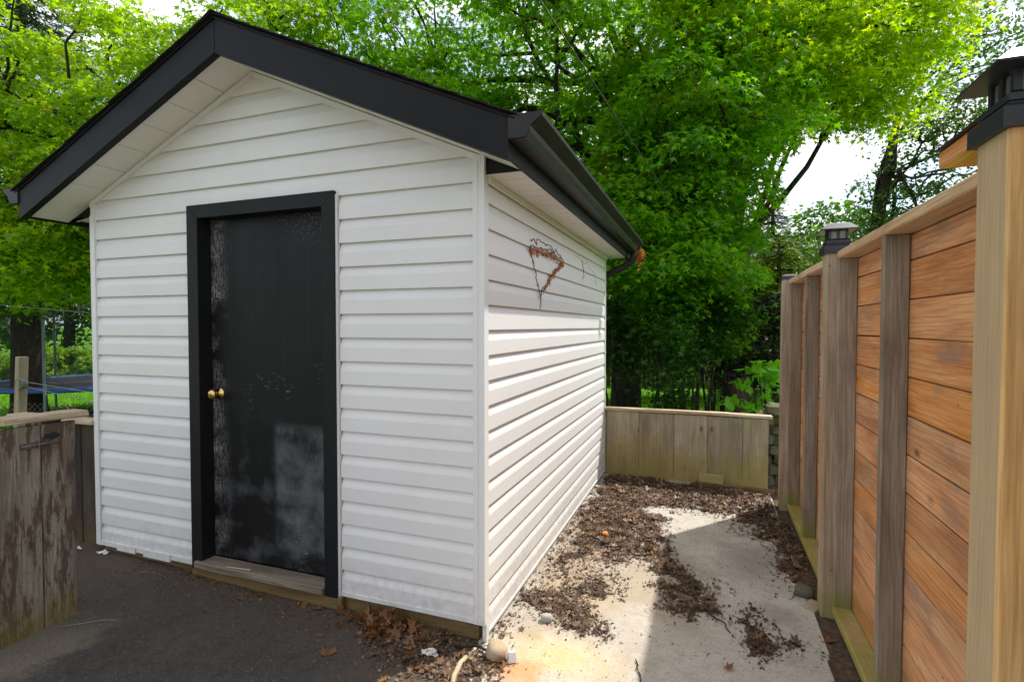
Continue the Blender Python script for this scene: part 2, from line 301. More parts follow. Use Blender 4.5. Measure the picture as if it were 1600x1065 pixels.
# ------------------------------------------------------------------ object helpers
WM = {}
def setp(o, label=None, cat=None, group=None, kind=None):
    if label: o['label'] = label
    if cat: o['category'] = cat
    if group: o['group'] = group
    if kind: o['kind'] = kind
    return o
def empty(name, loc, label, cat, group=None):
    o = bpy.data.objects.new(name, None); col.objects.link(o); o.location = loc; o.empty_display_size = .1
    WM[o] = Matrix.Translation(loc); return setp(o, label, cat, group)
def link(name, mesh, parent=None, mw=None):
    o = bpy.data.objects.new(name, mesh); col.objects.link(o); mw = mw or Matrix.Identity(4)
    o.matrix_basis = mw; WM[o] = mw
    if parent is not None:
        o.parent = parent; o.matrix_parent_inverse = WM[parent].inverted()
    return o
class MB:
    def __init__(s): s.v = []; s.f = []
    def add(s, vs, fs):
        n = len(s.v); s.v += [tuple(v) for v in vs]; s.f += [tuple(i + n for i in f) for f in fs]; return s
    def box(s, a, b):
        (x0, y0, z0), (x1, y1, z1) = a, b
        return s.add([(x0,y0,z0),(x1,y0,z0),(x1,y1,z0),(x0,y1,z0),(x0,y0,z1),(x1,y0,z1),(x1,y1,z1),(x0,y1,z1)],
                     [(0,3,2,1),(4,5,6,7),(0,1,5,4),(1,2,6,5),(2,3,7,6),(3,0,4,7)])
    def rings(s, rings, close=True, caps=True):
        n = len(rings[0]); base = len(s.v)
        for r in rings: s.v += [tuple(p) for p in r]
        for i in range(len(rings)-1):
            for j in range(n if close else n-1):
                a = base+i*n+j; b_ = base+i*n+(j+1) % n
                s.f.append((a, b_, b_+n, a+n))
        if caps:
            s.f.append(tuple(base+j for j in range(n))[::-1]); s.f.append(tuple(base+(len(rings)-1)*n+j for j in range(n)))
        return s
    def tube(s, pts, rad, k=8, caps=True):
        pts = [Vector(p) for p in pts]; rings = []
        if not isinstance(rad, (list, tuple)): rad = [rad]*len(pts)
        up = None
        for i, p in enumerate(pts):
            d = (pts[min(i+1, len(pts)-1)] - pts[max(i-1, 0)]).normalized()
            if up is None: up = d.orthogonal().normalized()
            u = (up - d*up.dot(d))
            u = u.normalized() if u.length > 1e-5 else d.orthogonal().normalized()
            up = u; w_ = d.cross(u)
            rings.append([p + (u*math.cos(2*math.pi*j/k) + w_*math.sin(2*math.pi*j/k))*rad[i] for j in range(k)])
        return s.rings(rings, True, caps)
    def lathe(s, prof, c, axis='z', k=20):
        rings = []
        for r, h in prof:
            ring = []
            for j in range(k):
                a = 2*math.pi*j/k; p, q = r*math.cos(a), r*math.sin(a)
                ring.append((c[0]+p, c[1]+q, c[2]+h) if axis == 'z' else (c[0]+p, c[1]+h, c[2]+q))
            rings.append(ring)
        return s.rings(rings)
    def build(s, name, mat, parent=None, smooth=False, mw=None, kind=None, fix=True):
        me = bpy.data.meshes.new(name); me.from_pydata(s.v, [], s.f); 
        if fix:
            import bmesh
            bm = bmesh.new(); bm.from_mesh(me); bmesh.ops.recalc_face_normals(bm, faces=bm.faces); bm.to_mesh(me); bm.free()
        me.materials.append(M[mat])
        if smooth: me.polygons.foreach_set('use_smooth', [True]*len(me.polygons))
        me.update(); o = link(name, me, parent, mw)
        if kind: o['kind'] = kind
        return o
_pc = {}
def plank_mesh(L, W, T, mat, nseg=2, jit=.0012, ch=.004, seed=0):
    key = (round(L, 3), round(W, 3), round(T, 3), mat, nseg, seed)
    if key in _pc: return _pc[key]
    r = random.Random(hash(key) & 0xffff); c = min(ch, W*.3, T*.3); m = MB(); rings = []
    for i in range(nseg+1):
        x = -L/2 + L*i/nseg; w2, t2 = W/2, T/2
        q = [(-w2, -t2+c), (-w2+c, -t2), (w2-c, -t2), (w2, -t2+c), (w2, t2-c), (w2-c, t2), (-w2+c, t2), (-w2, t2-c)]
        rings.append([(x + r.uniform(-1, 1)*jit*.7, a + r.uniform(-1, 1)*jit, b_ + r.uniform(-1, 1)*jit*.5) for a, b_ in q])
    m.rings(rings)
    me = bpy.data.meshes.new('plank'); me.from_pydata(m.v, [], m.f)
    import bmesh
    bm = bmesh.new(); bm.from_mesh(me); bmesh.ops.recalc_face_normals(bm, faces=bm.faces); bm.to_mesh(me); bm.free()
    me.materials.append(M[mat]); _pc[key] = me; return me
def plank(name, mat, parent, p0, p1, W, T, wdir, nseg=2, jit=.0012, ch=.004, seed=0):
    """board from p0 to p1 (centre line), width W along wdir, thickness T across"""
    p0, p1 = Vector(p0), Vector(p1); x = (p1-p0).normalized(); y = Vector(wdir); y = (y - x*y.dot(x)).normalized(); z = x.cross(y)
    mw = Matrix((x, y, z)).transposed().to_4x4(); mw.translation = (p0+p1)/2
    return link(name, plank_mesh((p1-p0).length, W, T, mat, nseg, jit, ch, seed), parent, mw)

def np_mesh(name, V, loops, sizes, mat, parent=None, smooth=False):
    me = bpy.data.meshes.new(name); me.vertices.add(len(V)); me.vertices.foreach_set('co', V.astype(np.float32).ravel())
    me.loops.add(len(loops)); me.loops.foreach_set('vertex_index', loops.astype(np.int32))
    st = np.concatenate([[0], np.cumsum(sizes)[:-1]]).astype(np.int32)
    me.polygons.add(len(sizes)); me.polygons.foreach_set('loop_start', st)
    if smooth: me.polygons.foreach_set('use_smooth', np.ones(len(sizes), bool))
    me.update(calc_edges=True); me.materials.append(M[mat])
    return link(name, me, parent)
# leaf templates: unit length along +y, slight fold
T_MAPLE = (np.array([(0,.05,0),(.44,-.02,-.08),(.20,.25,-.02),(.56,.60,-.12),(.15,.52,-.02),(0,1,-.10),
                     (-.15,.52,-.02),(-.56,.60,-.12),(-.20,.25,-.02),(-.44,-.02,-.08)]), [(0,1,2,3,4,5),(0,5,6,7,8,9)])
T_LEAF = (np.array([(0,0,0),(.46,.10,-.06),(.27,.38,-.03),(.42,.66,-.09),(0,1,-.08),(-.42,.66,-.09),(-.27,.38,-.03),(-.46,.10,-.06)]), [(0,1,2,3,4),(0,4,5,6,7)])
T_QUAD = (np.array([(0,0,0),(.36,.45,-.05),(0,1,-.02),(-.36,.45,-.05)]), [(0,1,2,3)])
T_OVAL = (np.array([(0,0,0),(.34,.28,-.06),(.36,.62,-.07),(0,1,-.06),(-.36,.62,-.07),(-.34,.28,-.06)]), [(0,1,2,3),(0,3,4,5)])
T_NEEDLE = (np.array([(0,0,0),(.10,.4,.02),(0,1,0),(-.10,.4,.02)]), [(0,1,2,3)])
T_CURL = (np.array([(-.35,0,.10),(.35,.05,.16),(.45,.45,0),(-.40,.5,.03),(.2,1,.18),(-.25,.95,.1)]), [(0,1,2,3),(3,2,4,5)])
T_TWIG = (np.array([(0,0,0),(.035,.5,.03),(0,1,0),(-.035,.45,.03)]), [(0,1,2,3)])
T_SLIM = (np.array([(0,0,0),(.20,.4,.06),(0,1,0),(-.20,.45,.05)]), [(0,1,2,3)])
T_FLAT = (np.array([(-.35,0,.02),(.35,.05,.05),(.45,.45,0),(-.40,.5,.01),(.2,1,.06),(-.25,.95,.03)]), [(0,1,2,3),(3,2,4,5)])
T_DEAD = (np.array([(0,0,0),(.42,.0,.14),(.22,.28,.03),(.55,.55,.20),(.2,.6,.04),(.05,1,.16),
                    (-.2,.62,.05),(-.5,.58,.16),(-.24,.27,.02),(-.42,.05,.10)]), [(0,1,2,3,4,5),(0,5,6,7,8,9)])
def leaves_np(pos, nrm, dirv, size, T):
    tv, tf = T; n = len(pos)
    nrm = nrm/np.linalg.norm(nrm, axis=1, keepdims=True)
    y = dirv - nrm*(dirv*nrm).sum(1, keepdims=True); y /= np.linalg.norm(y, axis=1, keepdims=True)+1e-9
    x = np.cross(y, nrm); size = np.asarray(size).reshape(-1, 1, 1)
    wv = rng.uniform(.55, 1.12, (n, 1, 1)); fv = rng.uniform(.3, 3.2, (n, 1, 1)); sk = rng.normal(0, .12, (n, 1, 1))
    tx = tv[None, :, 0:1]*wv + sk*tv[None, :, 1:2]; tz = tv[None, :, 2:3]*fv
    V = pos[:, None, :] + size*(tx*x[:, None, :] + tv[None, :, 1:2]*y[:, None, :] + tz*nrm[:, None, :])
    k = len(tv); fl = np.concatenate([np.array(f) for f in tf]); sz = np.array([len(f) for f in tf])
    loops = (np.arange(n)[:, None]*k + fl[None, :]).ravel(); sizes = np.tile(sz, n)
    return V.reshape(-1, 3), loops, sizes

# ================================================================== setting: terrain
def sst(a, b, x): t = np.clip((x-a)/(b-a), 0, 1); return t*t*(3-2*t)
def ground_z(x, y):
    dx = np.maximum(np.maximum(-2.75-x, x-1.9), 0); dy = np.maximum(y-3.35, 0)
    d = np.hypot(dx, dy)
    return -.14 - .50*sst(.05, 2.2, d) - .12*sst(4, 11, d) + .03*np.sin(x*.7)*np.sin(y*.6)*sst(1, 4, d)
def terrain():
    g = np.concatenate([[-1500,-700,-300,-150,-80], np.arange(-40, 40.1, .8), [80,150,300,700,1500]])
    X, Y = np.meshgrid(g, g, indexing='ij'); Z = ground_z(X, Y); n = len(g)
    V = np.stack([X, Y, Z], -1).reshape(-1, 3); i = np.arange((n-1)*n).reshape(n-1, n)[:, :-1].ravel()
    loops = np.stack([i, i+n, i+n+1, i+1], 1).ravel()
    o = np_mesh('ground', V, loops, np.full(len(i), 4), 'lawn', smooth=True); o['kind'] = 'structure'
terrain()
def sheet(name, x0, x1, y0, y1, zf, mat, step=.08, skirt=.12):
    xs = np.linspace(x0, x1, max(2, int((x1-x0)/step)+1)); ys = np.linspace(y0, y1, max(2, int((y1-y0)/step)+1))
    X, Y = np.meshgrid(xs, ys, indexing='ij'); Z = zf(X, Y); n = len(ys)
    V = np.stack([X, Y, Z], -1).reshape(-1, 3); i = np.arange((len(xs)-1)*n).reshape(-1, n)[:, :-1].ravel()
    loops = np.stack([i, i+n, i+n+1, i+1], 1).ravel()
    o = np_mesh(name, V, loops, np.full(len(i), 4), mat, smooth=True); o['kind'] = 'structure'; return o
def asph_z(x, y): return -.095 + .06*np.clip(-x/2.7, 0, 1)*np.exp(-(np.minimum(y, 0)/.40)**2) + .004*np.sin(x*5)*np.sin(y*4.3)
sheet('asphalt_driveway', -4.2, .03, -9, .35, asph_z, 'asphalt')
sheet('asphalt_driveway', -16, 14, -34, -4.0, lambda x, y: -.108+0*x, 'asphalt', 1.0)  # unseen asphalt added behind the camera, keeps lawn-green bounce off the shed front
def conc_z(x, y): return -.089 + .0025*np.sin(x*3+1)*np.sin(y*2.1)
sheet('concrete_slab', -.02, 1.52, -9, 3.12, conc_z, 'concrete')
sheet('soil_bed', 1.50, 1.95, -9, 3.3, lambda x, y: -.093 + .007*np.sin(y*17)*np.sin(x*29)+.006*np.sin(y*6.1), 'soil', .03)

# ================================================================== shed
XC, SL = -1.344, .445
shed = empty('garden_shed', (-1.34, 1.5, -.09), 'white vinyl-sided gable shed with black fascia and a worn black door', 'shed')
W0, W1, LEN = -2.69, 0.0, 3.08
zs = lambda x: 2.785 - SL*abs(x-XC)
# core walls
m = MB(); m.box((W0+.03, .012, -.02), (-1.80, .07, 2.19)); m.box((-.85, .012, -.02), (-.02, .07, 2.19)); m.box((-1.80, .012, 2.05), (-.85, .07, 2.19))
m.add([(W0+.03, .012, 2.19), (-.02, .012, 2.19), (XC, .012, 2.775), (W0+.03, .07, 2.19), (-.02, .07, 2.19), (XC, .07, 2.775)],
      [(0,1,2),(5,4,3),(0,3,4,1),(1,4,5,2),(2,5,3,0)])
m.build('front_wall', 'trim', shed)
m = MB(); m.box((-.08, .072, -.05), (-.018, LEN-.02, 2.12)); m.build('side_wall', 'trim', shed)
m = MB(); m.box((W0+.032, .072, -.02), (W0+.09, LEN-.02, 2.12)); m.build('side_wall', 'trim', shed)
m = MB(); m.add([(W0+.1, LEN-.018, -.02), (-.09, LEN-.018, -.02), (-.09, LEN-.018, 2.2), (XC, LEN-.018, 2.76), (W0+.1, LEN-.018, 2.2),
                 (W0+.1, LEN+.03, -.02), (-.09, LEN+.03, -.02), (-.09, LEN+.03, 2.2), (XC, LEN+.03, 2.76), (W0+.1, LEN+.03, 2.2)],
                [(0,1,2,3,4),(9,8,7,6,5),(0,5,6,1),(1,6,7,2),(2,7,8,3),(3,8,9,4),(4,9,5,0)]); m.build('back_wall', 'trim', shed)
PROF = [(.002, .002), (.0195, 0), (.0202, .004), (.0192, .070), (.0160, .082), (.0062, .106), (.001, .126)]
def course(z0, lo, hi, place, mat, rows=True):
    """one siding course; lo/hi give the ends at a height"""
    A, B = [], []
    for d, h in PROF:
        a, b_ = lo(z0+h), hi(z0+h)
        if b_ < a: a = b_ = (a+b_)/2
        A.append(place(a, d, z0+h)); B.append(place(b_, d, z0+h))
    bk = [place(lo(z0+PROF[-1][1]) if lo(z0+.126) <= hi(z0+.126) else XC, -.004, z0+.126), place(lo(z0), -.004, z0)]
    bk2 = [place(hi(z0+PROF[-1][1]) if lo(z0+.126) <= hi(z0+.126) else XC, -.004, z0+.126), place(hi(z0), -.004, z0)]
    MB().rings([A+bk, B+bk2]).build('siding_course', mat, shed)
fp = lambda a, d, z: (a, -d+.004, z)
gl = lambda z: max(-2.662, XC - (2.762-z)/SL); gr_ = lambda z: min(-.028, XC + (2.762-z)/SL)
for k in range(23):
    z0 = .016 + .1207*k + random.uniform(-.001, .001)
    if k < 17:
        course(z0, lambda z: -2.662, lambda z: -1.83, fp, 'vinyl'); course(z0, lambda z: -.79, lambda z: -.028, fp, 'vinyl')
    else: course(z0, gl, gr_, fp, 'vinyl')
spl = lambda a, d, z: (d-.004, a, z)
for k in range(18): course(-.052 + .1196*k, lambda z: .02, lambda z: LEN-.025, spl, 'vinyl_side')
spl2 = lambda a, d, z: (W0+.02-d, a, z)
for k in range(18): course(-.02 + .1196*k, lambda z: .02, lambda z: LEN-.025, spl2, 'vinyl_side')
# corner posts, starter strips, J trims
def bx(name, a, b_, mat, parent=shed): return MB().box(a, b_).build(name, mat, parent)
m = MB(); m.box((-.036, -.024, .0), (.022, -.004, 2.188)); m.box((.002, -.0035, -.085), (.022, .026, 2.10)); m.box((-.013, -.0265, .004), (-.010, -.0245, 2.18)); m.build('corner_trim', 'trim', shed)
m = MB(); m.box((W0+.002, -.024, .0), (W0+.034, -.002, 2.19)); m.box((W0-.014, -.020, .0), (W0+.0015, .03, 2.10)); m.build('corner_trim', 'trim', shed)
m = MB(); m.box((.002, LEN-.03, -.07), (.021, LEN-.001, 2.10)); m.build('corner_trim', 'trim', shed)
bx('starter_strip', (-.792, -.021, .0), (-.037, -.0135, .021), 'trim'); bx('starter_strip', (.0145, .027, -.062), (.0205, LEN-.031, -.047), 'trim')
for x0, x1, dz, dy in ((-2.655, -2.50, .0, 0), (-2.50, -2.33, -.012, -.004), (-2.33, -2.26, -.002, 0), (-2.26, -2.03, -.016, -.005), (-2.03, -1.832, -.004, 0)):
    bx('starter_strip', (x0, -.0235+dy, .002+dz), (x1-.003, -.0135, .028), 'trim')
def slope_box(name, xa, xb, y0, y1, zo0, zo1, mat, parent=shed):
    """bar that follows the roof slope from xa to xb, between two vertical offsets from the soffit line"""
    za, zb = zs(xa), zs(xb)
    return MB().add([(xa,y0,za+zo0),(xb,y0,zb+zo0),(xb,y1,zb+zo0),(xa,y1,za+zo0),(xa,y0,za+zo1),(xb,y0,zb+zo1),(xb,y1,zb+zo1),(xa,y1,za+zo1)],
                    [(0,3,2,1),(4,5,6,7),(0,1,5,4),(1,2,6,5),(2,3,7,6),(3,0,4,7)]).build(name, mat, parent)
slope_box('rake_moulding', XC-.0015, -2.693, -.026, -.0, -.034, -.004, 'trim'); slope_box('rake_moulding', XC+.0015, .004, -.026, -.0, -.034, -.004, 'trim')
# overhang: rake soffit panels, eave soffit panels
EXS = {1: 1.572, -1: 1.61}
for sgn in (-1, 1):
    n = 8; EX = EXS[sgn]
    for i in range(n):
        a, b_ = XC+sgn*(EX*i/n + (.003 if i else 0)), XC+sgn*(EX*(i+1)/n-(.003 if i < n-1 else .019))
        o = slope_box('soffit_panel', a, b_, -.236, -.0 if sgn < 0 else -.0, 0, .012, 'soffit')
    slope_box('soffit_backing', XC+sgn*.002, XC+sgn*(EX-.02), -.234, .06, .014, .022, 'soffit')
for side in (0, 1):
    n = 28
    for i in range(n):
        y0 = .004 + (LEN+.16)*i/n; y1 = .004 + (LEN+.16)*(i+1)/n - .006
        xa, xb = (.0, .212) if side == 0 else (W0-.248, W0)
        MB().box((xa, y0, 2.098), (xb, y1, 2.108)).build('soffit_panel', 'soffit', shed)
    xa, xb = (.0, .215) if side == 0 else (W0-.25, W0)
    bx('soffit_backing', (xa, .002, 2.109), (xb, LEN+.165, 2.118), 'soffit')
    # black return that closes the eave box at the front
    x0, x1 = (.024, .214) if side == 0 else (W0-.246, W0-.016)
    MB().add([(x0, -.004, 2.099), (x1, -.004, 2.099), (x1, -.004, max(2.1, zs(x1)-.003)), (x0, -.004, zs(x0)-.006), (x0, .003, 2.099), (x1, .003, 2.099), (x1, .003, max(2.1, zs(x1)-.003)), (x0, .003, zs(x0)-.006)],
             [(0,1,2,3),(7,6,5,4),(0,4,5,1),(1,5,6,2),(2,6,7,3),(3,7,4,0)]).build('eave_return', 'fascia', shed)
bx('soffit_moulding', (.018, .027, 2.066), (.034, LEN-.002, 2.0965), 'trim')
# rake fascia (two boards meeting in a plumb seam) with bent lower lip
for sgn in (-1, 1):
    EX = EXS[sgn]; xa, xb = XC+sgn*.0018, XC+sgn*EX
    f = slope_box('rake_fascia', xa, xb, -.258, -.237, -.012, .152, 'fascia')
    slope_box('fascia_lip', xa, xb, -.262, -.222, -.017, -.0125, 'fascia', f)
    slope_box('drip_edge', xa, XC+sgn*(EX+.03), -.266, -.2, .153, .158, 'fascia', f)
    slope_box('rake_fascia', xa, xb, LEN+.14, LEN+.161, -.012, .152, 'fascia')
    # eave fascia
    x = XC+sgn*EX
    za = zs(x)
    a, b_ = ((x-.016, -.236, za-.004), (x-.001, LEN+.138, za+.13)) if sgn > 0 else ((x+.001, -.236, za-.004), (x+.016, LEN+.138, za+.13))
    bx('eave_fascia', a, b_, 'fascia')
# roof deck and shingles
deck = MB()
for sgn in (-1, 1):
    EX = EXS[sgn]
    slope_box('roof_deck', XC+sgn*.001, XC+sgn*(EX+.02), -.255, LEN+.17, .160, .168, 'shingle')
    nC = 13; step = (EX+.045)/nC
    for i in range(nC):
        d1 = EX+.045-step*i; d0 = max(.005, d1-step*1.18)
        y = -.278 + random.uniform(-.005, .003)
        while y < LEN+.17:
            y1 = min(y+random.choice((.9, .96, 1.0)), LEN+.19)
            xa, xb = XC+sgn*d0, XC+sgn*d1; za, zb = zs(xa)+.170, zs(xb)+.1725
            t = .0055+random.uniform(0, .002); lift = random.uniform(0, .0025)
            MB().add([(xa,y,za),(xb,y,zb+lift),(xb,y1-.004,zb),(xa,y1-.004,za),(xa,y,za+t*.4),(xb,y,zb+t+lift),(xb,y1-.004,zb+t),(xa,y1-.004,za+t*.4)],
                     [(0,3,2,1),(4,5,6,7),(0,1,5,4),(1,2,6,5),(2,3,7,6),(3,0,4,7)]).build('shingle', 'shingle', shed)
            y = y1
for i in range(12):
    y = -.280 + i*.295
    MB().add([(XC-.15, y, zs(XC-.15)+.181), (XC, y, zs(XC)+.188), (XC+.15, y, zs(XC+.15)+.181), (XC-.15, y+.29, zs(XC-.15)+.179), (XC, y+.29, zs(XC)+.186), (XC+.15, y+.29, zs(XC+.15)+.179),
              (XC-.15, y, zs(XC-.15)+.176), (XC, y, zs(XC)+.182), (XC+.15, y, zs(XC+.15)+.176)],
             [(0,1,4,3),(1,2,5,4),(0,6,7,1),(1,7,8,2)]).build('ridge_shingle', 'shingle', shed)
# gutters: K-style trough, end caps
def gutter(sgn):
    x0 = XC+sgn*(EXS[sgn]+.002); zt = 2.240
    prof = [(0, zt), (0, zt-.092), (.075, zt-.092), (.088, zt-.066), (.094, zt-.048), (.118, zt-.030), (.140, zt-.012), (.143, zt+.002), (.130, zt+.002), (.130, zt-.006)]
    ys = np.linspace(-.262, LEN+.15, 9)
    m = MB(); m.rings([[(x0+sgn*a, y, z - .006*i/8) for a, z in prof] for i, y in enumerate(ys)], close=False, caps=False)
    inner = [(.004, zt-.004), (.004, zt-.088), (.073, zt-.088), (.085, zt-.064), (.091, zt-.046), (.114, zt-.028), (.127, zt-.012)]
    m.rings([[(x0+sgn*a, y, z - .006*i/8) for a, z in inner] for i, y in enumerate(ys)], close=False, caps=False)
    g = m.build('gutter', 'gutter', shed, fix=False)
    for y, nm in ((-.266, 'end_cap'), (LEN+.150, 'end_cap')):
        q = [(a, z) for a, z in prof[:8]]
        MB().rings([[(x0+sgn*a, y, z+.002) for a, z in q], [(x0+sgn*a, y+.004, z+.002) for a, z in q]]).build(nm, 'gutter', g)
    return g
gR = gutter(1); gutter(-1)
m = MB(); m.tube([(.285, LEN+.06, 2.15), (.285, LEN+.06, 2.10), (.265, LEN+.07, 2.055), (.20, LEN+.075, 2.01), (.08, LEN+.085, 1.955), (.02, LEN+.09, 1.93), (-.03, LEN+.09, 1.88), (-.035, LEN+.09, 1.5), (-.035, LEN+.09, .0)], .034, 10)
m.build('downspout', 'gutter', shed, smooth=True)
# door
Mw = Matrix.Translation((-1.757, .052, .045))
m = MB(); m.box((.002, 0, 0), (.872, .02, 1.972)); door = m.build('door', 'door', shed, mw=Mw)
m = MB(); m.lathe([(.002, -.001), (.033, -.001), (.034, -.006), (.030, -.010), (.014, -.014), (.011, -.030), (.013, -.038), (.026, -.046), (.030, -.056), (.028, -.066), (.018, -.072), (.006, -.073)], (-1.695, .052, 1.008), 'y', 24)
m.build('door_knob', 'brass', door, smooth=True)
m = MB(); m.lathe([(.001, -.0735), (.007, -.0735), (.006, -.076), (.001, -.076)], (-1.695, .052, 1.008), 'y', 12); m.build('keyhole', 'steel', door)
tr = 'trimblack'
def prism(name, mat, parent, poly, y0, y1):
    n = len(poly); return MB().rings([[(x, y0, z) for x, z in poly], [(x, y1, z) for x, z in poly]]).build(name, mat, parent)
xo0, xi0, xi1, xo1, zo, zi = -1.838, -1.757, -.884, -.806, 2.092, 2.018
prism('door_trim', tr, shed, [(xo0, -.01), (xi0, -.01), (xi0, zi-.001), (xo0, zo-.001)], -.036, .012)
prism('door_trim', tr, shed, [(xi1, -.01), (xo1, -.01), (xo1, zo-.001), (xi1, zi-.001)], -.036, .012)
prism('door_trim', tr, shed, [(xi0+.001, zi), (xi1-.001, zi), (xo1-.001, zo), (xo0+.001, zo)], -.036, .012)
bx('door_jamb', (xi0-.03, .0125, .0), (xi0-.0005, .075, 2.05), tr); bx('door_jamb', (xi1+.0005, .0125, .0), (xi1+.03, .075, 2.05), tr); bx('door_jamb', (xi0, .0125, zi+.0005), (xi1, .075, zi+.03), tr)
bx('j_channel', (-.8055, -.026, -.004), (-.7935, -.002, 2.075), 'trim')
plank('door_sill', 'sill', shed, (-1.80, .0, .018), (-.886, .0, .018), .112, .040, (0, 1, 0), 5, .003, .006)
plank('base_timber', 'base', shed, (-2.66, .028, -.045), (-.02, .028, -.045), .098, .05, (0, 0, 1), 8, .003, .006)
plank('base_timber', 'base', shed, (-1.84, -.012, -.040), (-.78, -.012, -.040), .070, .045, (0, 0, 1), 5, .003, .006)
bx('skirt_board', (-.12, .058, -.10), (-.004, .12, -.055), 'base')

# ================================================================== dry vine, gutter tuft
def polyv(pts, n, jit=0):
    pts = np.array(pts, float); t = np.linspace(0, len(pts)-1, n); i = np.minimum(t.astype(int), len(pts)-2); f = (t-i)[:, None]
    return pts[i]*(1-f)+pts[i+1]*f + rng.normal(0, 1, (n, 3))*jit
vine = empty('dried_vine', (.014, .86, 1.54), 'dried rust-brown creeper clinging to the sunlit side wall under the eave', 'vine')
sm_ = MB()
paths = [([(.018,.645,1.862),(.018,.857,1.885),(.018,1.098,1.893),(.018,1.394,1.862)], 26), ([(.018,.645,1.86),(.018,.70,1.79),(.018,.768,1.706),(.018,.833,1.603),(.018,.85,1.58)], 24),
         ([(.018,1.394,1.85),(.018,1.193,1.787),(.018,1.07,1.725),(.018,.90,1.625),(.018,.84,1.59),(.018,.865,1.555),(.018,.85,1.50)], 28), ([(.018,.66,1.90),(.018,.8,1.92),(.018,1.0,1.915),(.018,1.3,1.90),(.018,1.42,1.855)], 22),
         ([(.018,1.75,1.95),(.018,2.0,1.93),(.018,2.25,1.92),(.018,2.5,1.87),(.018,2.55,1.80)], 22), ([(.018,2.0,1.93),(.018,2.06,1.84),(.018,2.03,1.78)], 10)]
for p, n in paths:
    q = polyv(p, n, .010); q[:, 0] = .017 + np.abs(rng.normal(0, .004, n)); sm_.tube(q, 0.0022 if p is not paths[4][0] else .0009, 5)
sm_.build('stem', 'vinestem', vine)
P = np.concatenate([polyv(paths[0][0], 190, .009) + np.array([.008, 0, -.016]), polyv(paths[2][0][:4], 120, .008), polyv(paths[1][0], 9, .006)])
P[:, 0] = .0175 + np.abs(rng.normal(0, .004, len(P)))
V, l_, s_ = leaves_np(P, rng.normal(0, .5, (len(P), 3))+np.array([1, 0, 0]), rng.normal(0, .35, (len(P), 3))+np.array([0, 0, -1]), rng.uniform(.016, .040, len(P)), T_SLIM)
o = np_mesh('withered_leaves', V, l_, s_, 'rustleaf', vine); o['kind'] = 'stuff'
tuft = empty('dry_leaf_tuft', (.33, LEN+.05, 2.0), 'tuft of dry rusty leaves hanging from the far gutter end', 'leaf tuft')
P = np.array([.335, LEN+.10, 2.16]) + rng.normal(0, 1, (130, 3))*np.array([.018, .02, .05]) + np.array([[.0, 0, -.05]])
V, l_, s_ = leaves_np(P, rng.normal(0, 1, (130, 3)), rng.normal(0, .5, (130, 3))+np.array([0, 0, -1]), rng.uniform(.014, .034, 130), T_CURL)
o = np_mesh('hanging_leaves', V, l_, s_, 'rustleaf', tuft); o['kind'] = 'stuff'
MB().tube([(.335, LEN+.10, 2.20), (.345, LEN+.11, 2.08), (.34, LEN+.12, 1.96)], .003, 5).build('stem', 'vinestem', tuft)

# ================================================================== tall fence on the right
def lantern(post, x, y, z, s=1.0):
    """solar post-cap lamp: collar, body with panes, hipped top"""
    def sq(h, zz): return [(x-h, y-h, zz), (x+h, y-h, zz), (x+h, y+h, zz), (x-h, y+h, zz)]
    c = MB().rings([sq(.0655*s, z-.022), sq(.0655*s, z+.016), sq(.055*s, z+.024), sq(.052*s, z+.030)]).build('lamp_collar', 'lamp', post)
    MB().rings([sq(.054*s, z+.031), sq(.054*s, z+.044), sq(.047*s, z+.047), sq(.043*s, z+.052)]).build('lamp_tray', 'lamp', c)
    for sx in (-1, 0, 1):
        for sy in (-1, 0, 1):
            if sx == 0 and sy == 0: continue
            w_ = .006*s; cx, cy = x+sx*.038*s, y+sy*.038*s
            MB().box((cx-w_, cy-w_, z+.0525), (cx+w_, cy+w_, z+.0935)).build('lamp_mullion', 'lamp', c)
    for dx, dy in ((-1, 0), (1, 0), (0, -1), (0, 1)):
        for k in (-1, 1):
            cx, cy = x+dx*.037*s+(dy != 0)*k*.019*s, y+dy*.037*s+(dx != 0)*k*.019*s
            hx, hy = (.002, .0128*s) if dx else (.0128*s, .002)
            MB().box((cx-hx, cy-hy, z+.054), (cx+hx, cy+hy, z+.092)).build('lamp_pane', 'lampglass', c)
    MB().rings([sq(.044*s, z+.094), sq(.080*s, z+.0945), sq(.081*s, z+.099), sq(.052*s, z+.128), sq(.046*s, z+.131)]).build('lamp_roof', 'lamp', c)
fence = empty('privacy_fence', (1.66, .9, -.09), 'tall cedar board privacy fence with grey studs and lamp-capped posts', 'fence')
def post(x, y, s, top, mat='post'): return plank('post', mat, fence, (x, y, -.16), (x, y, top), s, s, (0, 1, 0), 4, .0015, .006)
pn = post(1.52+.0625, -.925, .125, 1.80, 'postnear'); lantern(fence, 1.5825, -.925, 1.80, 1.15)
pm = post(1.547+.0525, .862, .105, 1.79, 'post'); lantern(fence, 1.5995, .862, 1.79, 1.0)
pf = post(1.547+.0525, 2.555, .105, 1.79, 'post')
def sqr(x, y, h, zz): return [(x-h, y-h, zz), (x+h, y-h, zz), (x+h, y+h, zz), (x-h, y+h, zz)]
MB().rings([sqr(1.5995, 2.555, .060, 1.775), sqr(1.5995, 2.555, .060, 1.805), sqr(1.5995, 2.555, .03, 1.82)]).build('post_cap', 'lamp', fence)
post(1.547+.0525, -2.7, .105, 1.79, 'stud')
XE = 1.592
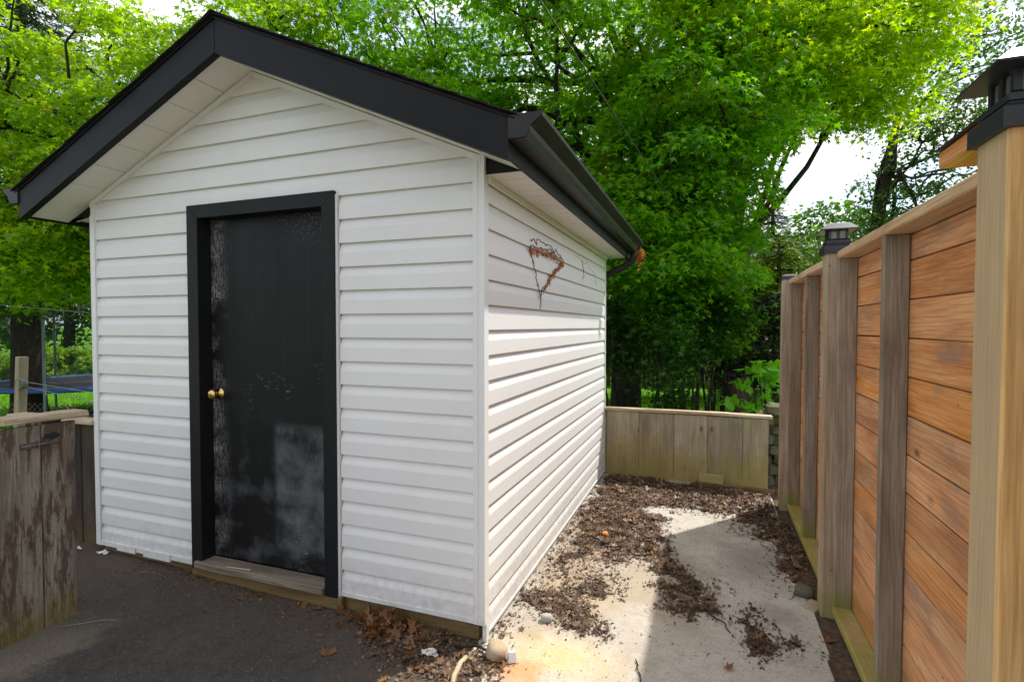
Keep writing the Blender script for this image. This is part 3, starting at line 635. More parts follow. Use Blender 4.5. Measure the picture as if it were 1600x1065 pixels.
def panel(y0, y1, studs):
    plank('top_rail', 'railw', fence, (XE+.07, y0, 1.757), (XE+.07, y1, 1.757), .14, .038, (1, 0, 0), 4, .0018)
    plank('bottom_rail', 'railw', fence, (XE+.043, y0+.002, -.035), (XE+.043, y1-.002, -.035), .085, .045, (1, 0, 0), 4, .0018)
    for ys in studs:
        plank('stud', 'stud', fence, (XE+.0435, ys, -.011), (XE+.0435, ys, 1.7365), .085, .038, (1, 0, 0), 4, .0018, .006)
    z = 1.735; i = 0
    for zt in [1.7365 + .0]+[1.641-.1420*i for i in range(13)]:
        zb = (1.641 if i == 0 else zt-.1420); zb2 = max(zb, -.06)
        if zt - zb2 < .02: break
        dz = random.uniform(-.0015, .0015)
        plank('board', 'cedar', fence, (XE+.098+random.uniform(-.001, .002), y0+.004, (zt+zb2)/2+dz), (XE+.098, y1-.004, (zt+zb2)/2-dz), zt-zb2-.0045, .024, (0, 0, 1), 3, .0012, .003)
        i += 1
    plank('gap_dark_sheet', 'darkwood', fence, (XE+.124, y0+.01, .84), (XE+.124, y1-.01, .84), 1.78, .012, (0, 0, 1), 1)  # added dark sheet behind the boards, so the gaps look dark
panel(-.862, .809, (.790, .066, -.75)); panel(.915, 2.502, (2.43, 1.74, .937)); panel(-2.6, -.988, (-1.1, -1.8))
# header beam outside the near post with a black drip strip
beam = empty('roof_header', (1.85, -.7, 1.92), 'short orange boxed beam end with black strip beside the nearest lamp post', 'beam')
plank('beam', 'cedar', beam, (1.83, -1.7, 1.955), (1.83, -.09, 1.955), .24, .055, (1, 0, 0), 3)
bx('drip_strip', (1.70, -1.7, 1.985), (1.955, -.082, 1.992), 'lamp', beam)
plank('beam_post', 'post', beam, (1.90, -1.2, -.15), (1.90, -1.2, 1.925), .09, .09, (0, 1, 0), 3)

# ================================================================== low back fence
bf = empty('low_back_fence', (.8, 3.06, -.09), 'low fence of wide grey algae-stained boards with pale cap behind the slab', 'fence')
xs = [.0, .036, .357, .690, .992, 1.297, 1.515]
for i in range(len(xs)-1):
    a, b_ = xs[i], xs[i+1]
    plank('board', 'greywood', bf, ((a+b_)/2, 3.062+random.uniform(-.004, .004), -.13), ((a+b_)/2, 3.062+random.uniform(-.004, .004), .555+random.uniform(-.004, .004)), b_-a-.003, .022, (1, 0, 0), 4, .001, .003)
plank('cap_board', 'capwood', bf, (-.02, 3.085, .573), (1.02, 3.085, .577), .10, .027, (0, 1, 0), 6, .003)
plank('cap_board', 'capwood', bf, (1.02, 3.083, .578), (1.545, 3.085, .571), .098, .028, (0, 1, 0), 5, .003)
plank('rail', 'greywood', bf, (-.02, 3.10, .45), (1.52, 3.10, .45), .085, .036, (0, 0, 1), 4)
plank('sleeper', 'base', bf, (.9, 3.02, -.085), (1.56, 2.96, -.085), .05, .045, (0, 1, 0), 4, .004)
o = plank('wood_offcut', 'greywood', None, (.92, 3.012, -.02), (1.135, 3.008, -.028), .085, .02, (0, .25, 1), 3); setp(o, 'small grey wood offcut leaning against the low back fence', 'wood block')

# ================================================================== stacked stone wall beyond the fence end
sw = empty('dry_stone_wall', (1.75, 3.4, -.2), 'mossy stacked stone wall beyond the far fence end', 'stone wall')
def stone_mesh(seed):
    r = random.Random(seed); m = MB(); rings = []
    for z, s in ((-.5, .72), (-.32, 1), (.3, .97), (.5, .7)):
        rings.append([((s*(.5+r.uniform(-.07, .07)))*a, (s*(.5+r.uniform(-.07, .07)))*b_, z+r.uniform(-.08, .08)) for a, b_ in ((-1,-.8),(-.3,-1.02),(.5,-1),(1,-.7),(1,.8),(.3,1),(-.6,1),(-1,.6))])
    m.rings(rings); me = bpy.data.meshes.new('stone'); me.from_pydata(m.v, [], m.f); me.materials.append(M['stone']); return me
stones = [stone_mesh(i) for i in range(6)]
for iz in range(9):
    z = -.15+iz*.095; n = 10
    for i in range(n):
        x = 1.43 + i*.155 + (.07 if iz % 2 else 0) + random.uniform(-.02, .02)
        if z > .50 + (x-1.35)*.62: continue
        mw = Matrix.Translation((x, 3.36+random.uniform(-.03, .03), z)) @ Matrix.Rotation(random.uniform(-.18, .18), 4, 'Y') @ Matrix.Diagonal((.165, .26, .105, 1))
        link('stone', random.choice(stones), sw, mw)

# ================================================================== left gate and low fence
gate = empty('broken_gate', (-2.08, -.7, -.1), 'weathered gate of wide boards with flaking brown paint standing left of the shed', 'gate')
ys = [-1.18, -1.0, -.823, -.648, -.497]
for i in range(4):
    a, b_ = ys[i], ys[i+1]; tl = .03 if i == 3 else 0
    plank('board', 'gatewood', gate, (-2.082+random.uniform(-.003, .003), (a+b_)/2, -.115), (-2.082, (a+b_)/2+.002, .918+.004*(3-i)), b_-a-.006, .026, (0, 1, 0), 6, .003, .003, seed=i)
plank('cap_board', 'capwood', gate, (-2.115, -.80, .955), (-2.11, -.445, .947), .125, .034, (1, 0, 0), 5, .004, .006)
plank('rail', 'gatewood', gate, (-2.118, -1.18, .75), (-2.118, -.51, .75), .09, .04, (0, 0, 1), 3); plank('rail', 'gatewood', gate, (-2.118, -1.18, .12), (-2.118, -.51, .12), .09, .04, (0, 0, 1), 3)
plank('post', 'gatewood', gate, (-2.185, -.56, -.15), (-2.185, -.56, .925), .09, .085, (0, 1, 0), 3)
h = MB(); h.tube([(-2.058, -.735, .826), (-2.054, -.70, .829), (-2.054, -.575, .826)], .0055, 8); h.box((-2.067, -.735, .815), (-2.060, -.665, .840)); h.tube([(-2.066, -.665, .842), (-2.050, -.665, .845), (-2.050, -.665, .815), (-2.066, -.665, .812)], .004, 6)
h.build('latch', 'steel', gate)
MB().rings([[(xx, -.602+.038*rr_*math.cos(t_)+.004*math.sin(5*t_), .858+.020*rr_*math.sin(t_)) for t_, rr_ in zip(np.linspace(0, 5.9, 11), (1, .8, 1.1, .7, 1, .9, 1.2, .75, 1, .85, 1.1))] for xx in (-2.0675, -2.0662)]).build('burn_mark', 'blackmat', gate)
lf = empty('low_side_fence', (-3.1, .03, -.05), 'dark low fence between the gate and the shed corner', 'fence')
for i in range(4):
    x = -2.80-.2*i; plank('board', 'darkwood', lf, (x, .03, -.1), (x, .03, .755), .192, .022, (1, 0, 0), 3, .002, seed=i)
plank('cap_board', 'capwood', lf, (-3.6, .02, .775), (-2.705, .02, .782), .11, .028, (0, 1, 0), 5, .003)

# ================================================================== ground litter
POLY = {'back': [(0.02,3.04),(0.36,3.04),(0.97,3.04),(1.52,2.9),(1.58,2.62),(1.58,2.45),(1.36,2.37),(1.16,2.21),(0.92,2.27),(0.68,2.23),(0.49,2.05),(0.27,2.13),(0.03,2.4)],
 'main': [(0.02,2.6),(0.48,2.12),(0.69,1.97),(0.77,1.48),(0.82,1.31),(0.95,1.01),(0.96,0.86),(0.86,0.78),(0.78,0.86),(0.69,1.04),(0.62,1.11),(0.46,0.96),(0.34,1.01),(0.3,1.31),(0.22,1.06),(0.17,0.85),(0.12,0.74),(0.1,1.12),(0.1,1.61)],
 'mid': [(0.1,0.61),(0.27,0.76),(0.37,0.84),(0.47,0.63),(0.44,0.48),(0.56,0.39),(0.56,0.3),(0.4,0.22),(0.23,0.24),(0.09,0.28),(0.04,0.44)],
 'arm': [(0.78,0.86),(0.96,1.01),(1.02,0.8),(1.1,0.76),(1.06,0.63),(0.86,0.56),(0.76,0.63)],
 'strip': [(1.21,2.24),(1.56,2.53),(1.58,1.78),(1.61,1.3),(1.57,0.9),(1.55,1.03),(1.45,1.16),(1.4,1.4),(1.37,1.71),(1.29,1.98)],
 'clump': [(1.165,0.69),(1.25,0.75),(1.31,0.63),(1.39,0.43),(1.35,0.36),(1.25,0.32),(1.19,0.42)], 'spot': [(1.05,0.94),(1.1,0.96),(1.1,0.9),(1.05,0.88)],
 'front': [(-0.55,-0.2),(-0.37,-0.04),(-0.19,0.0),(0.0,-0.03),(0.14,-0.01),(0.20,-0.16),(0.10,-0.30),(-0.04,-0.36),(-0.33,-0.32)],
 'fill': [(0.05,.7),(.1,1.6),(.3,1.3),(.62,1.1),(.6,.8),(.5,.6),(.3,.45),(.1,.35)],
 'edge': [(.62,2.2),(1.0,2.3),(1.3,2.1),(1.38,1.5),(1.44,1.0),(1.36,1.2),(1.28,1.7),(1.1,2.1),(.8,2.1)],
 'wallbase': [(0.02,0.05),(0.02,0.45),(0.02,1.44),(0.03,2.94),(0.14,2.91),(0.1,1.48),(0.05,0.59),(0.04,0.06)]}
AMT = dict(back=1.0, main=1.0, mid=.85, arm=1.0, strip=1.0, clump=1.0, spot=.8, front=.9, wallbase=.7, fill=.32, edge=.30)
def vnoise(x, y, s, seed=0):
    x = x*s+seed*17.3; y = y*s+seed*9.1; i = np.floor(x).astype(int); j = np.floor(y).astype(int); fx = x-i; fy = y-j
    fx = fx*fx*(3-2*fx); fy = fy*fy*(3-2*fy)
    h = lambda a, b_: np.modf(np.abs(np.sin(a*127.1+b_*311.7+seed*3.7)*43758.5453))[0]
    return (h(i, j)*(1-fx)+h(i+1, j)*fx)*(1-fy)+(h(i, j+1)*(1-fx)+h(i+1, j+1)*fx)*fy
def sdist(x, y, poly):
    """signed distance, positive inside"""
    d = np.full(x.shape, 1e9); ins = np.zeros(x.shape, bool); n = len(poly)
    for k in range(n):
        (ax, ay), (bx_, by) = poly[k], poly[(k+1) % n]; ex, ey = bx_-ax, by-ay
        t = np.clip(((x-ax)*ex+(y-ay)*ey)/(ex*ex+ey*ey), 0, 1); d = np.minimum(d, np.hypot(x-ax-t*ex, y-ay-t*ey))
        c = ((ay > y) != (by > y)) & (x < (bx_-ax)*(y-ay)/(by-ay+1e-12)+ax); ins ^= c
    return np.where(ins, d, -d)
def dens(x, y):
    wx = x + (vnoise(x, y, 6, 1)-.5)*.16+(vnoise(x, y, 22, 5)-.5)*.09; wy = y + (vnoise(x, y, 6, 2)-.5)*.18+(vnoise(x, y, 22, 6)-.5)*.09; D = np.zeros(x.shape)
    for k, p in POLY.items(): D = np.maximum(D, AMT[k]*sst(-.07, .09, sdist(wx, wy, p)))
    return D
def base_z(x, y): return np.where(x < .0, asph_z(x, y), np.where(x > 1.51, -.105, conc_z(x, y)))
# humus mounds
gx = np.arange(-.7, 1.70, .0125); gy = np.arange(-.5, 3.05, .0125); X, Y = np.meshgrid(gx, gy, indexing='ij')
D = dens(X, Y); hump = vnoise(X, Y, 9, 3)*.6+vnoise(X, Y, 30, 4)*.4
Hh = (D*(.25+hump) - .50)*.036 + (vnoise(X, Y, 75, 8)-.5)*.010*(D > .2)+(vnoise(X, Y, 38, 9)-.5)*.008*(D > .2)
Hh = np.where((X < .0) , Hh-.009, Hh); n = len(gy)
Z = base_z(X, Y)+np.clip(Hh, -.004, .03); ok = Hh > -.003
q = ok[:-1, :-1] | ok[1:, :-1] | ok[1:, 1:] | ok[:-1, 1:]
ii, jj = np.nonzero(q); i0 = ii*n+jj; loops = np.stack([i0, i0+n, i0+n+1, i0+1], 1)
used, inv = np.unique(loops.ravel(), return_inverse=True)
V = np.stack([X, Y, Z], -1).reshape(-1, 3)[used]
o = np_mesh('leaf_mould', V, inv, np.full(len(i0), 4), 'soil', smooth=True)
setp(o, 'dark crumbling leaf mould drifted over the concrete slab', 'leaf mould', kind='stuff')
def scatter(n, x0, x1, y0, y1, pw=1.0):
    x = rng.uniform(x0, x1, n*14); y = rng.uniform(y0, y1, n*14); d = dens(x, y)**pw; k = rng.random(n*14) < d*.9+.0
    return x[k][:n], y[k][:n]
def litter(name, label, cat, x, y, smin, smax, mat, lift=.012, T=T_CURL, tilt=.55):
    n = len(x); h = np.clip((dens(x, y)*(.25+vnoise(x, y, 9, 3)*.6+vnoise(x, y, 30, 4)*.4)-.47)*.034, 0, .03)
    P = np.stack([x, y, base_z(x, y)+h+rng.uniform(.001, lift, n)], -1)
    V, l_, s_ = leaves_np(P, np.array([0, 0, 1])+rng.normal(0, tilt, (n, 3)), rng.normal(0, 1, (n, 3))*np.array([1, 1, .25]), smin+(smax-smin)*rng.random(n)**2.2, T)
    o = np_mesh(name, V, l_, s_, mat); return setp(o, label, cat, kind='stuff')
x, y = scatter(46000, -.6, 1.66, -.4, 3.04); litter('leaf_litter', 'brown shredded leaf litter strewn over the concrete beside the shed', 'leaf litter', x, y, .003, .020, 'crumb', .007, T_FLAT, .35)
x, y = scatter(2000, -.6, 1.66, -.4, 3.04, 2); litter('dry_leaf_scatter', 'curled brown dead leaves mixed into the litter on the slab', 'dead leaves', x, y, .018, .065, 'matleaf', .008, T_DEAD, .25)
xa = rng.uniform(.05, 1.5, 1500); ya = rng.uniform(-1.2, 3, 1500); litter('loose_crumbs', 'fine dark crumbs sprinkled across the bare concrete', 'crumbs', xa, ya, .003, .010, 'crumb', .003)
xa = rng.normal(-1.1, .7, 160); ya = -.04-np.abs(rng.normal(0, .33, 160)); litter('pale_flakes', 'tiny pale paint flakes and grit specks scattered on the asphalt', 'flakes', xa, ya, .0015, .007, 'paleflake', .002)
xa = rng.uniform(-2.3, .05, 3200); ya = -.02-np.abs(rng.normal(0, .22, 3200))*rng.random(3200); litter('asphalt_grit', 'brown grit and leaf crumbs along the foot of the shed front', 'grit', xa, ya, .003, .012, 'crumb', .003)
xa = np.concatenate([rng.normal(-.12, .18, 1500), rng.normal(-1.6, .7, 500)]); ya = np.concatenate([rng.normal(-.17, .09, 1500), rng.normal(-.06, .05, 500)])
k = (ya < -.02) & (xa < .16) & (xa > -2.6); litter('wood_chips', 'tan wood chips and twig bits at the shed corner', 'wood chips', xa[k], ya[k], .004, .016, 'deadleaf', .004, T_NEEDLE)
xp = rng.normal(-.47, .10, 150); yp = -.035-np.abs(rng.normal(0, .06, 150)); zp = base_z(xp, yp)+np.clip(.065*np.exp(-((xp+.49)/.1)**2)*np.exp(-((yp+.03)/.06)**2), 0, 1)*rng.random(150)+.006
V, l_, s_ = leaves_np(np.stack([xp, yp, zp], -1), rng.normal(0, .8, (150, 3))+np.array([0, -.3, 1]), rng.normal(0, 1, (150, 3)), rng.uniform(.03, .062, 150), T_DEAD)
o = np_mesh('leaf_pile', V, l_, s_, 'deadleaf'); setp(o, 'heap of curled brown maple leaves against the base timber right of the door', 'leaf pile', kind='stuff')
x, y = scatter(2600, -.6, 1.66, -.4, 3.04); litter('twig_bits', 'thin dark twig and stem bits tangled in the leaf litter', 'twigs', x, y, .02, .06, 'crumb', .014, T_TWIG, .3)
# single fallen leaves
LV = [leaves_np(np.array([[0., -.5, 0]]), np.array([[0., 0, 1]]), np.array([[0., 1, 0]]), [1.0], T) for T in (T_DEAD, T_CURL, T_DEAD)]
lm = []
for V, l_, s_ in LV[:2]:
    t_ = np_mesh('fallen_leaf', V, l_, s_, 'deadleaf'); lm.append(t_.data); bpy.data.objects.remove(t_)
spots = [(-2.12,-.12),(-1.87,-.03),(-1.77,-.04),(-1.68,-.05),(-1.64,-.06),(-1.287,-.06),(-1.363,-.133),(-.748,-.233),(-.617,-.324),(-.645,-.334),(-.352,-.236),(-.275,-.197),(-.753,-.03),(-.915,-.06),(-1.0,-.06),(-.279,-.396),(-.406,-.256)]
leaf_names = ['near the left shed corner, leftmost of all', 'below the left door trim', 'first from the left under the door sill', 'second from the left under the door sill', 'third from the left under the door sill', 'under the middle of the door sill', 'a step in front of the sill middle', 'on open asphalt before the right door trim', 'frontmost right of the pair on open asphalt', 'frontmost left of the pair on open asphalt', 'in front of the leaf heap', 'beside the crumpled wrapper', 'at the base timber just left of the leaf heap', 'at the base timber under the right door trim', 'under the right end of the door sill', 'at the very front edge of the picture', 'at the left foot of the leaf heap']
for (sx, sy), ln in zip(spots, leaf_names):
    s = random.uniform(.035, .062); zz = float(base_z(np.array(sx), np.array(sy)))+.004
    mw = Matrix.Translation((sx, sy, zz)) @ Matrix.Rotation(random.uniform(0, 6.28), 4, 'Z') @ Matrix.Rotation(random.uniform(-.3, .3), 4, 'X') @ Matrix.Scale(s, 4)
    setp(link('fallen_leaf', random.choice(lm), None, mw), 'brown fallen leaf '+ln, 'leaf', 'fallen leaves on the asphalt')
for (sx, sy), lb in zip([(1.05,.93),(1.092,.19),(1.53,1.094),(1.545,.578)], ['small brown leaf beside the litter arm on bare concrete', 'orange-brown leaf alone on the bare concrete near the front', 'pale tan leaf at the slab edge by the middle fence post', 'rusty maple leaf against the bottom rail of the fence']):
    s = random.uniform(.04, .07) if sx != 1.545 else .085
    mw = Matrix.Translation((sx, sy, float(base_z(np.array(sx), np.array(sy)))+.008)) @ Matrix.Rotation(random.uniform(0, 6.28), 4, 'Z') @ Matrix.Scale(s, 4)
    setp(link('fallen_leaf', lm[0], None, mw), lb, 'leaf')
# stones, litter pieces, twigs
def rock(name, label, cat, x, y, s, mat, seed):
    me = stone_mesh(seed).copy(); me.materials.clear(); me.materials.append(M[mat]); me.polygons.foreach_set('use_smooth', [True]*len(me.polygons))
    mw = Matrix.Translation((x, y, float(base_z(np.array(x), np.array(y)))+s[2]*.45)) @ Matrix.Rotation(seed*1.3, 4, 'Z') @ Matrix.Rotation(.2, 4, 'X') @ Matrix.Diagonal((*s, 1))
    return setp(link(name, me, None, mw), label, cat)
rock('cream_stone', 'cream rounded rock at the near corner of the shed', 'stone', .105, -.085, (.095, .085, .065), 'cream', 21)
rock('pale_stone', 'pale grey stone lying in the litter close to the side wall', 'stone', .235, .27, (.055, .045, .035), 'palestone', 22)
rock('orange_lump', 'small orange lump in the litter halfway along the side wall', 'lump', .316, 1.456, (.045, .04, .035), 'orange', 23)
rock('grey_stone', 'mossy grey stone against the foot of the middle fence post', 'stone', 1.50, 1.02, (.09, .08, .05), 'stone', 24)
rock('tan_flat_stone', 'flat tan stone beside the middle fence post', 'stone', 1.525, .90, (.12, .07, .03), 'cream', 25)
m = MB(); s = .019
m.rings([[(-s*.8, -s*.8, 0), (s*.8, -s*.8, 0), (s*.8, s*.8, 0), (-s*.8, s*.8, 0)], [(-s, -s, .042), (s, -s, .042), (s, s, .042), (-s, s, .042)], [(-s*.85, -s*.85, .042), (s*.85, -s*.85, .042), (s*.85, s*.85, .042), (-s*.85, s*.85, .042)], [(-s*.7, -s*.7, .012), (s*.7, -s*.7, .012), (s*.7, s*.7, .012), (-s*.7, s*.7, .012)]])
o = m.build('square_white_litter', 'white_plastic', None, mw=Matrix.Translation((.178, -.085, -.048)) @ Matrix.Rotation(.5, 4, 'Z') @ Matrix.Rotation(math.pi-.25, 4, 'X')); setp(o, 'small white square plastic cap beside the cream rock', 'plastic cap')
V = np.array([(a*.018-.04+.01*math.sin(b_*2), b_*.016-.024, .010+.012*math.sin(a*1.9+b_)*math.cos(b_*1.7+a*.6)) for a in range(5) for b_ in range(4)])
m = MB().add(V, [(a*4+b_, a*4+b_+1, a*4+b_+5, a*4+b_+4) for a in range(4) for b_ in range(3)])
o = m.build('crumpled_wrapper', 'white_plastic', None, mw=Matrix.Translation((-.185, -.175, -.088)) @ Matrix.Rotation(.3, 4, 'Z'), fix=False); setp(o, 'crumpled white wrapper on the asphalt near the shed corner', 'wrapper')
MB().box((-.205, -.181, -.0745), (-.185, -.165, -.0735)).build('red_print', 'orange', o)
m = MB(); m.tube([(-.01, -.16, -.070), (-.012, -.22, -.066), (-.002, -.30, -.070), (.02, -.36, -.075)], [.009, .012, .011, .009], 9); o = m.build('dry_stick', 'capwood', None, smooth=True); setp(o, 'thick pale stick at the asphalt and concrete joint', 'stick')
tw = [([(-.10,-.10,-.075),(-.02,-.08,-.065),(.03,-.07,-.07),(.09,-.09,-.075)],.006,'bent brown twig lying behind the thick pale stick'), ([(-.06,-.15,-.08),(.02,-.18,-.07),(.07,-.24,-.075)],.005,'thin brown twig crossing the thick pale stick'),
      ([(.70,.10,-.085),(.72,.02,-.083),(.74,-.05,-.085)],.003,'slender curved twig alone on the bare concrete'), ([(1.0,.62,-.083),(1.08,.55,-.081),(1.10,.48,-.083)],.003,'black twig poking out of the litter arm')]
for p, r, lb in tw: setp(MB().tube(polyv(p, 9, .003), r, 6).build('twig', 'sprucebark', None), lb, 'twig')
m = MB(); m.tube(polyv([(-1.63,-.02,-.06),(-1.60,-.04,.01),(-1.55,-.05,.045),(-1.48,-.045,.045),(-1.40,-.03,.042)], 14), .0032, 6); setp(m.build('straw_stalk', 'capwood', None), 'dry pale stalk bent over the door sill', 'stalk')
setp(MB().tube(polyv([(-2.02,-.62,-.088),(-1.85,-.50,-.082),(-1.66,-.42,-.085)], 12, .002), .0022, 5).build('loose_wire', 'wire', None), 'thin pale wire lying on the ground by the gate', 'wire')
for (x, y), lb in zip([(-2.83,-.07),(-2.60,-.045)], ['crushed white plastic scrap behind the gate edge', 'torn pale scrap at the left shed corner']):
    V = np.array([(a*.018-.036, b_*.014-.02, .008+.007*math.sin(a*2.1+b_*1.3+x*9)) for a in range(5) for b_ in range(4)])
    setp(MB().add(V, [(a*4+b_, a*4+b_+1, a*4+b_+5, a*4+b_+4) for a in range(4) for b_ in range(3)]).build('plastic_scrap', 'white_plastic', None, mw=Matrix.Translation((x, y, float(asph_z(x, y))))), lb, 'scrap')

# ================================================================== yard: plan grid turned 20 degrees against the shed
CY, SY = math.cos(.3536), math.sin(.3536)
def yard(u, v): return (.9877 + u*CY - v*SY, -2.2732 + u*SY + v*CY)
def yp(u, v, z): x, y = yard(u, v); return np.array([x, y, z])
def gz(u, v): x, y = yard(u, v); return float(ground_z(np.array(x), np.array(y)))
def tree(name, label, base_uv, trunk, envs, leaf, T, size, mats, group=None, limbs=5, k=7, brad=.028, spread=.62, flat=.28, per=230, upn=.55, droop=.35, seed=0, shell=.45, cat='tree'):
    """trunk: [(u,v,z,r)...]; envs: [(u,v,z,ru,rv,rz,clusters)]"""
    r = np.random.default_rng(seed); u0, v0 = base_uv; z0 = gz(u0, v0)-.15
    t = empty(name, tuple(yp(u0, v0, z0)), label, cat, group)
    tb = MB(); tp = [yp(a, b_, z) for a, b_, z, _ in trunk]; tb.tube(tp, [q[3] for q in trunk], 10)
    nodes = []; tpa = polyv(tp, 24); nodes += list(tpa[8:])
    ctr = []
    for (u, v, z, ru, rv, rz, nC) in envs:
        c = []
        tries = 0
        while len(c) < nC and tries < nC*30:
            tries += 1; d = r.normal(0, 1, 3); d /= np.linalg.norm(d); q = d*(shell+(1-shell)*r.random()**.5)
            p = yp(u+q[0]*ru, v+q[1]*rv, z+q[2]*rz)
            if q[2] > .3 and r.random() < .4: continue
            if all(np.linalg.norm(p-o) > spread*.75 for o in c[-60:]): c.append(p)
        ctr += c
        nl = max(2, int(limbs*nC/90)+1)
        for i in range(nl):
            tgt = yp(u+r.uniform(-.6, .6)*ru, v+r.uniform(-.6, .6)*rv, z+r.uniform(-.2, .7)*rz)
            s = tpa[int(r.uniform(9, 22))]; mid = s*.55+tgt*.45+np.array([r.normal(0, .3), r.normal(0, .3), -.1+r.random()*.5])
            pl = polyv([s, (s+mid)/2, mid, (mid+tgt)/2+r.normal(0, .12, 3), tgt], 11, .04); rr = trunk[-1][3]*1.1
            tb.tube(pl, list(np.linspace(max(rr, .05), .022, 11)), 7); nodes += list(pl[3:])
    nd = np.array(nodes)
    Ps, Ns, Ds = [], [], []
    for c in ctr:
        dd = np.linalg.norm(nd-c, axis=1)+np.maximum(0, nd[:, 2]-c[2])*1.2; s = nd[np.argmin(dd)]
        mid = (s+c)/2+np.array([r.normal(0, .12), r.normal(0, .12), .08+.12*r.random()])
        pl = polyv([s, mid, c], 7, .02); tb.tube(pl, list(np.linspace(brad, .007, 7)), 5, False)
        m_ = int(per*r.uniform(.65, 1.3)); a = r.uniform(0, 2*math.pi, m_); rad = spread*r.uniform(.75, 1.25)*np.sqrt(r.random(m_))
        off = np.stack([np.cos(a)*rad, np.sin(a)*rad, r.normal(0, flat*spread*.5, m_)-droop*rad*rad/spread], -1)
        tl = r.normal(0, .22, 2); off[:, 2] += off[:, 0]*tl[0]+off[:, 1]*tl[1]
        Ps.append(c+off); od = np.stack([np.cos(a), np.sin(a), np.full(m_, -.45)], -1)
        Ns.append(np.array([0, 0, 1])+r.normal(0, upn, (m_, 3))+.35*od*np.array([1, 1, 0])); Ds.append(od+r.normal(0, .5, (m_, 3)))
    P = np.concatenate(Ps); sz = r.uniform(size[0], size[1], len(P))
    V, l_, s_ = leaves_np(P, np.concatenate(Ns), np.concatenate(Ds), sz, T)
    tb.build('trunk', mats, t, smooth=True, fix=False)
    np_mesh('crown', V, l_, s_, leaf, t); return t
G0 = -.7
# the great maple behind the shed
tree('maple_tree', 'broad green maple whose crown spreads over the shed roof and yard', (2.3, 10.8), [(2.3,10.8,G0,.34),(2.35,10.8,.8,.27),(2.3,10.7,2.2,.22),(2.0,10.6,3.8,.17),(2.1,10.6,5.5,.12),(2.3,10.4,7.2,.08)],
     [(1.4,10.6,6.6,4.2,3.6,3.3,215),(2.7,8.4,4.4,1.4,1.3,1.3,40),(2.2,8.6,2.9,1.5,1.2,1.2,46),(3.2,9.4,2.6,.9,1.0,.9,18),(-2.8,10.4,5.4,2.6,2.4,2.2,85)], 'leaf_main', T_MAPLE, (.06, .145), 'bark', limbs=6, per=285, seed=1, shell=.25)
tree('maple_tree', 'sunlit yellow-green maple reaching over the tall fence at right', (4.9, 11.8), [(4.9,11.8,G0,.26),(4.9,11.8,1.2,.22),(4.8,11.6,3.2,.17),(4.9,11.2,5.0,.12),(5.4,10.8,6.6,.07)],
     [(5.7,10.0,6.75,2.2,1.8,1.6,115),(3.9,9.2,6.3,1.8,1.7,1.5,55),(6.9,10.4,6.6,1.2,1.2,1.2,26)], 'leaf_right', T_MAPLE, (.06, .145), 'bark', limbs=6, per=180, seed=2)
tree('maple_tree', 'light green maple left of the shed roof in front of the spruce', (-5.2, 10.2), [(-5.2,10.2,G0,.22),(-5.3,10.1,1.2,.18),(-5.6,9.9,2.8,.14),(-6.2,9.6,4.4,.09)],
     [(-7.2,9.2,4.6,2.5,1.7,2.7,125),(-4.6,9.6,5.8,1.8,1.5,1.6,40),(-8.0,8.6,2.7,1.1,.9,.8,20)], 'leaf_left', T_MAPLE, (.06, .145), 'bark', limbs=5, per=260, seed=3, shell=.3)
tree('locust_tree', 'dark loose-crowned tree with leaning trunk behind the tall fence', (8.4, 13), [(8.3,13,G0,.20),(8.5,13,1.5,.17),(8.75,13,3.2,.14),(9.1,13,5.0,.11),(9.4,13,6.8,.07)],
     [(9.0,13.2,3.2,1.9,1.4,1.1,42),(10.4,13,5.0,1.6,1.4,1.9,42),(10.6,12.4,7.6,1.4,1.2,1.3,20)], 'leaf_dark', T_QUAD, (.07, .13), 'bark', limbs=6, per=170, seed=4, spread=.7, upn=.8)
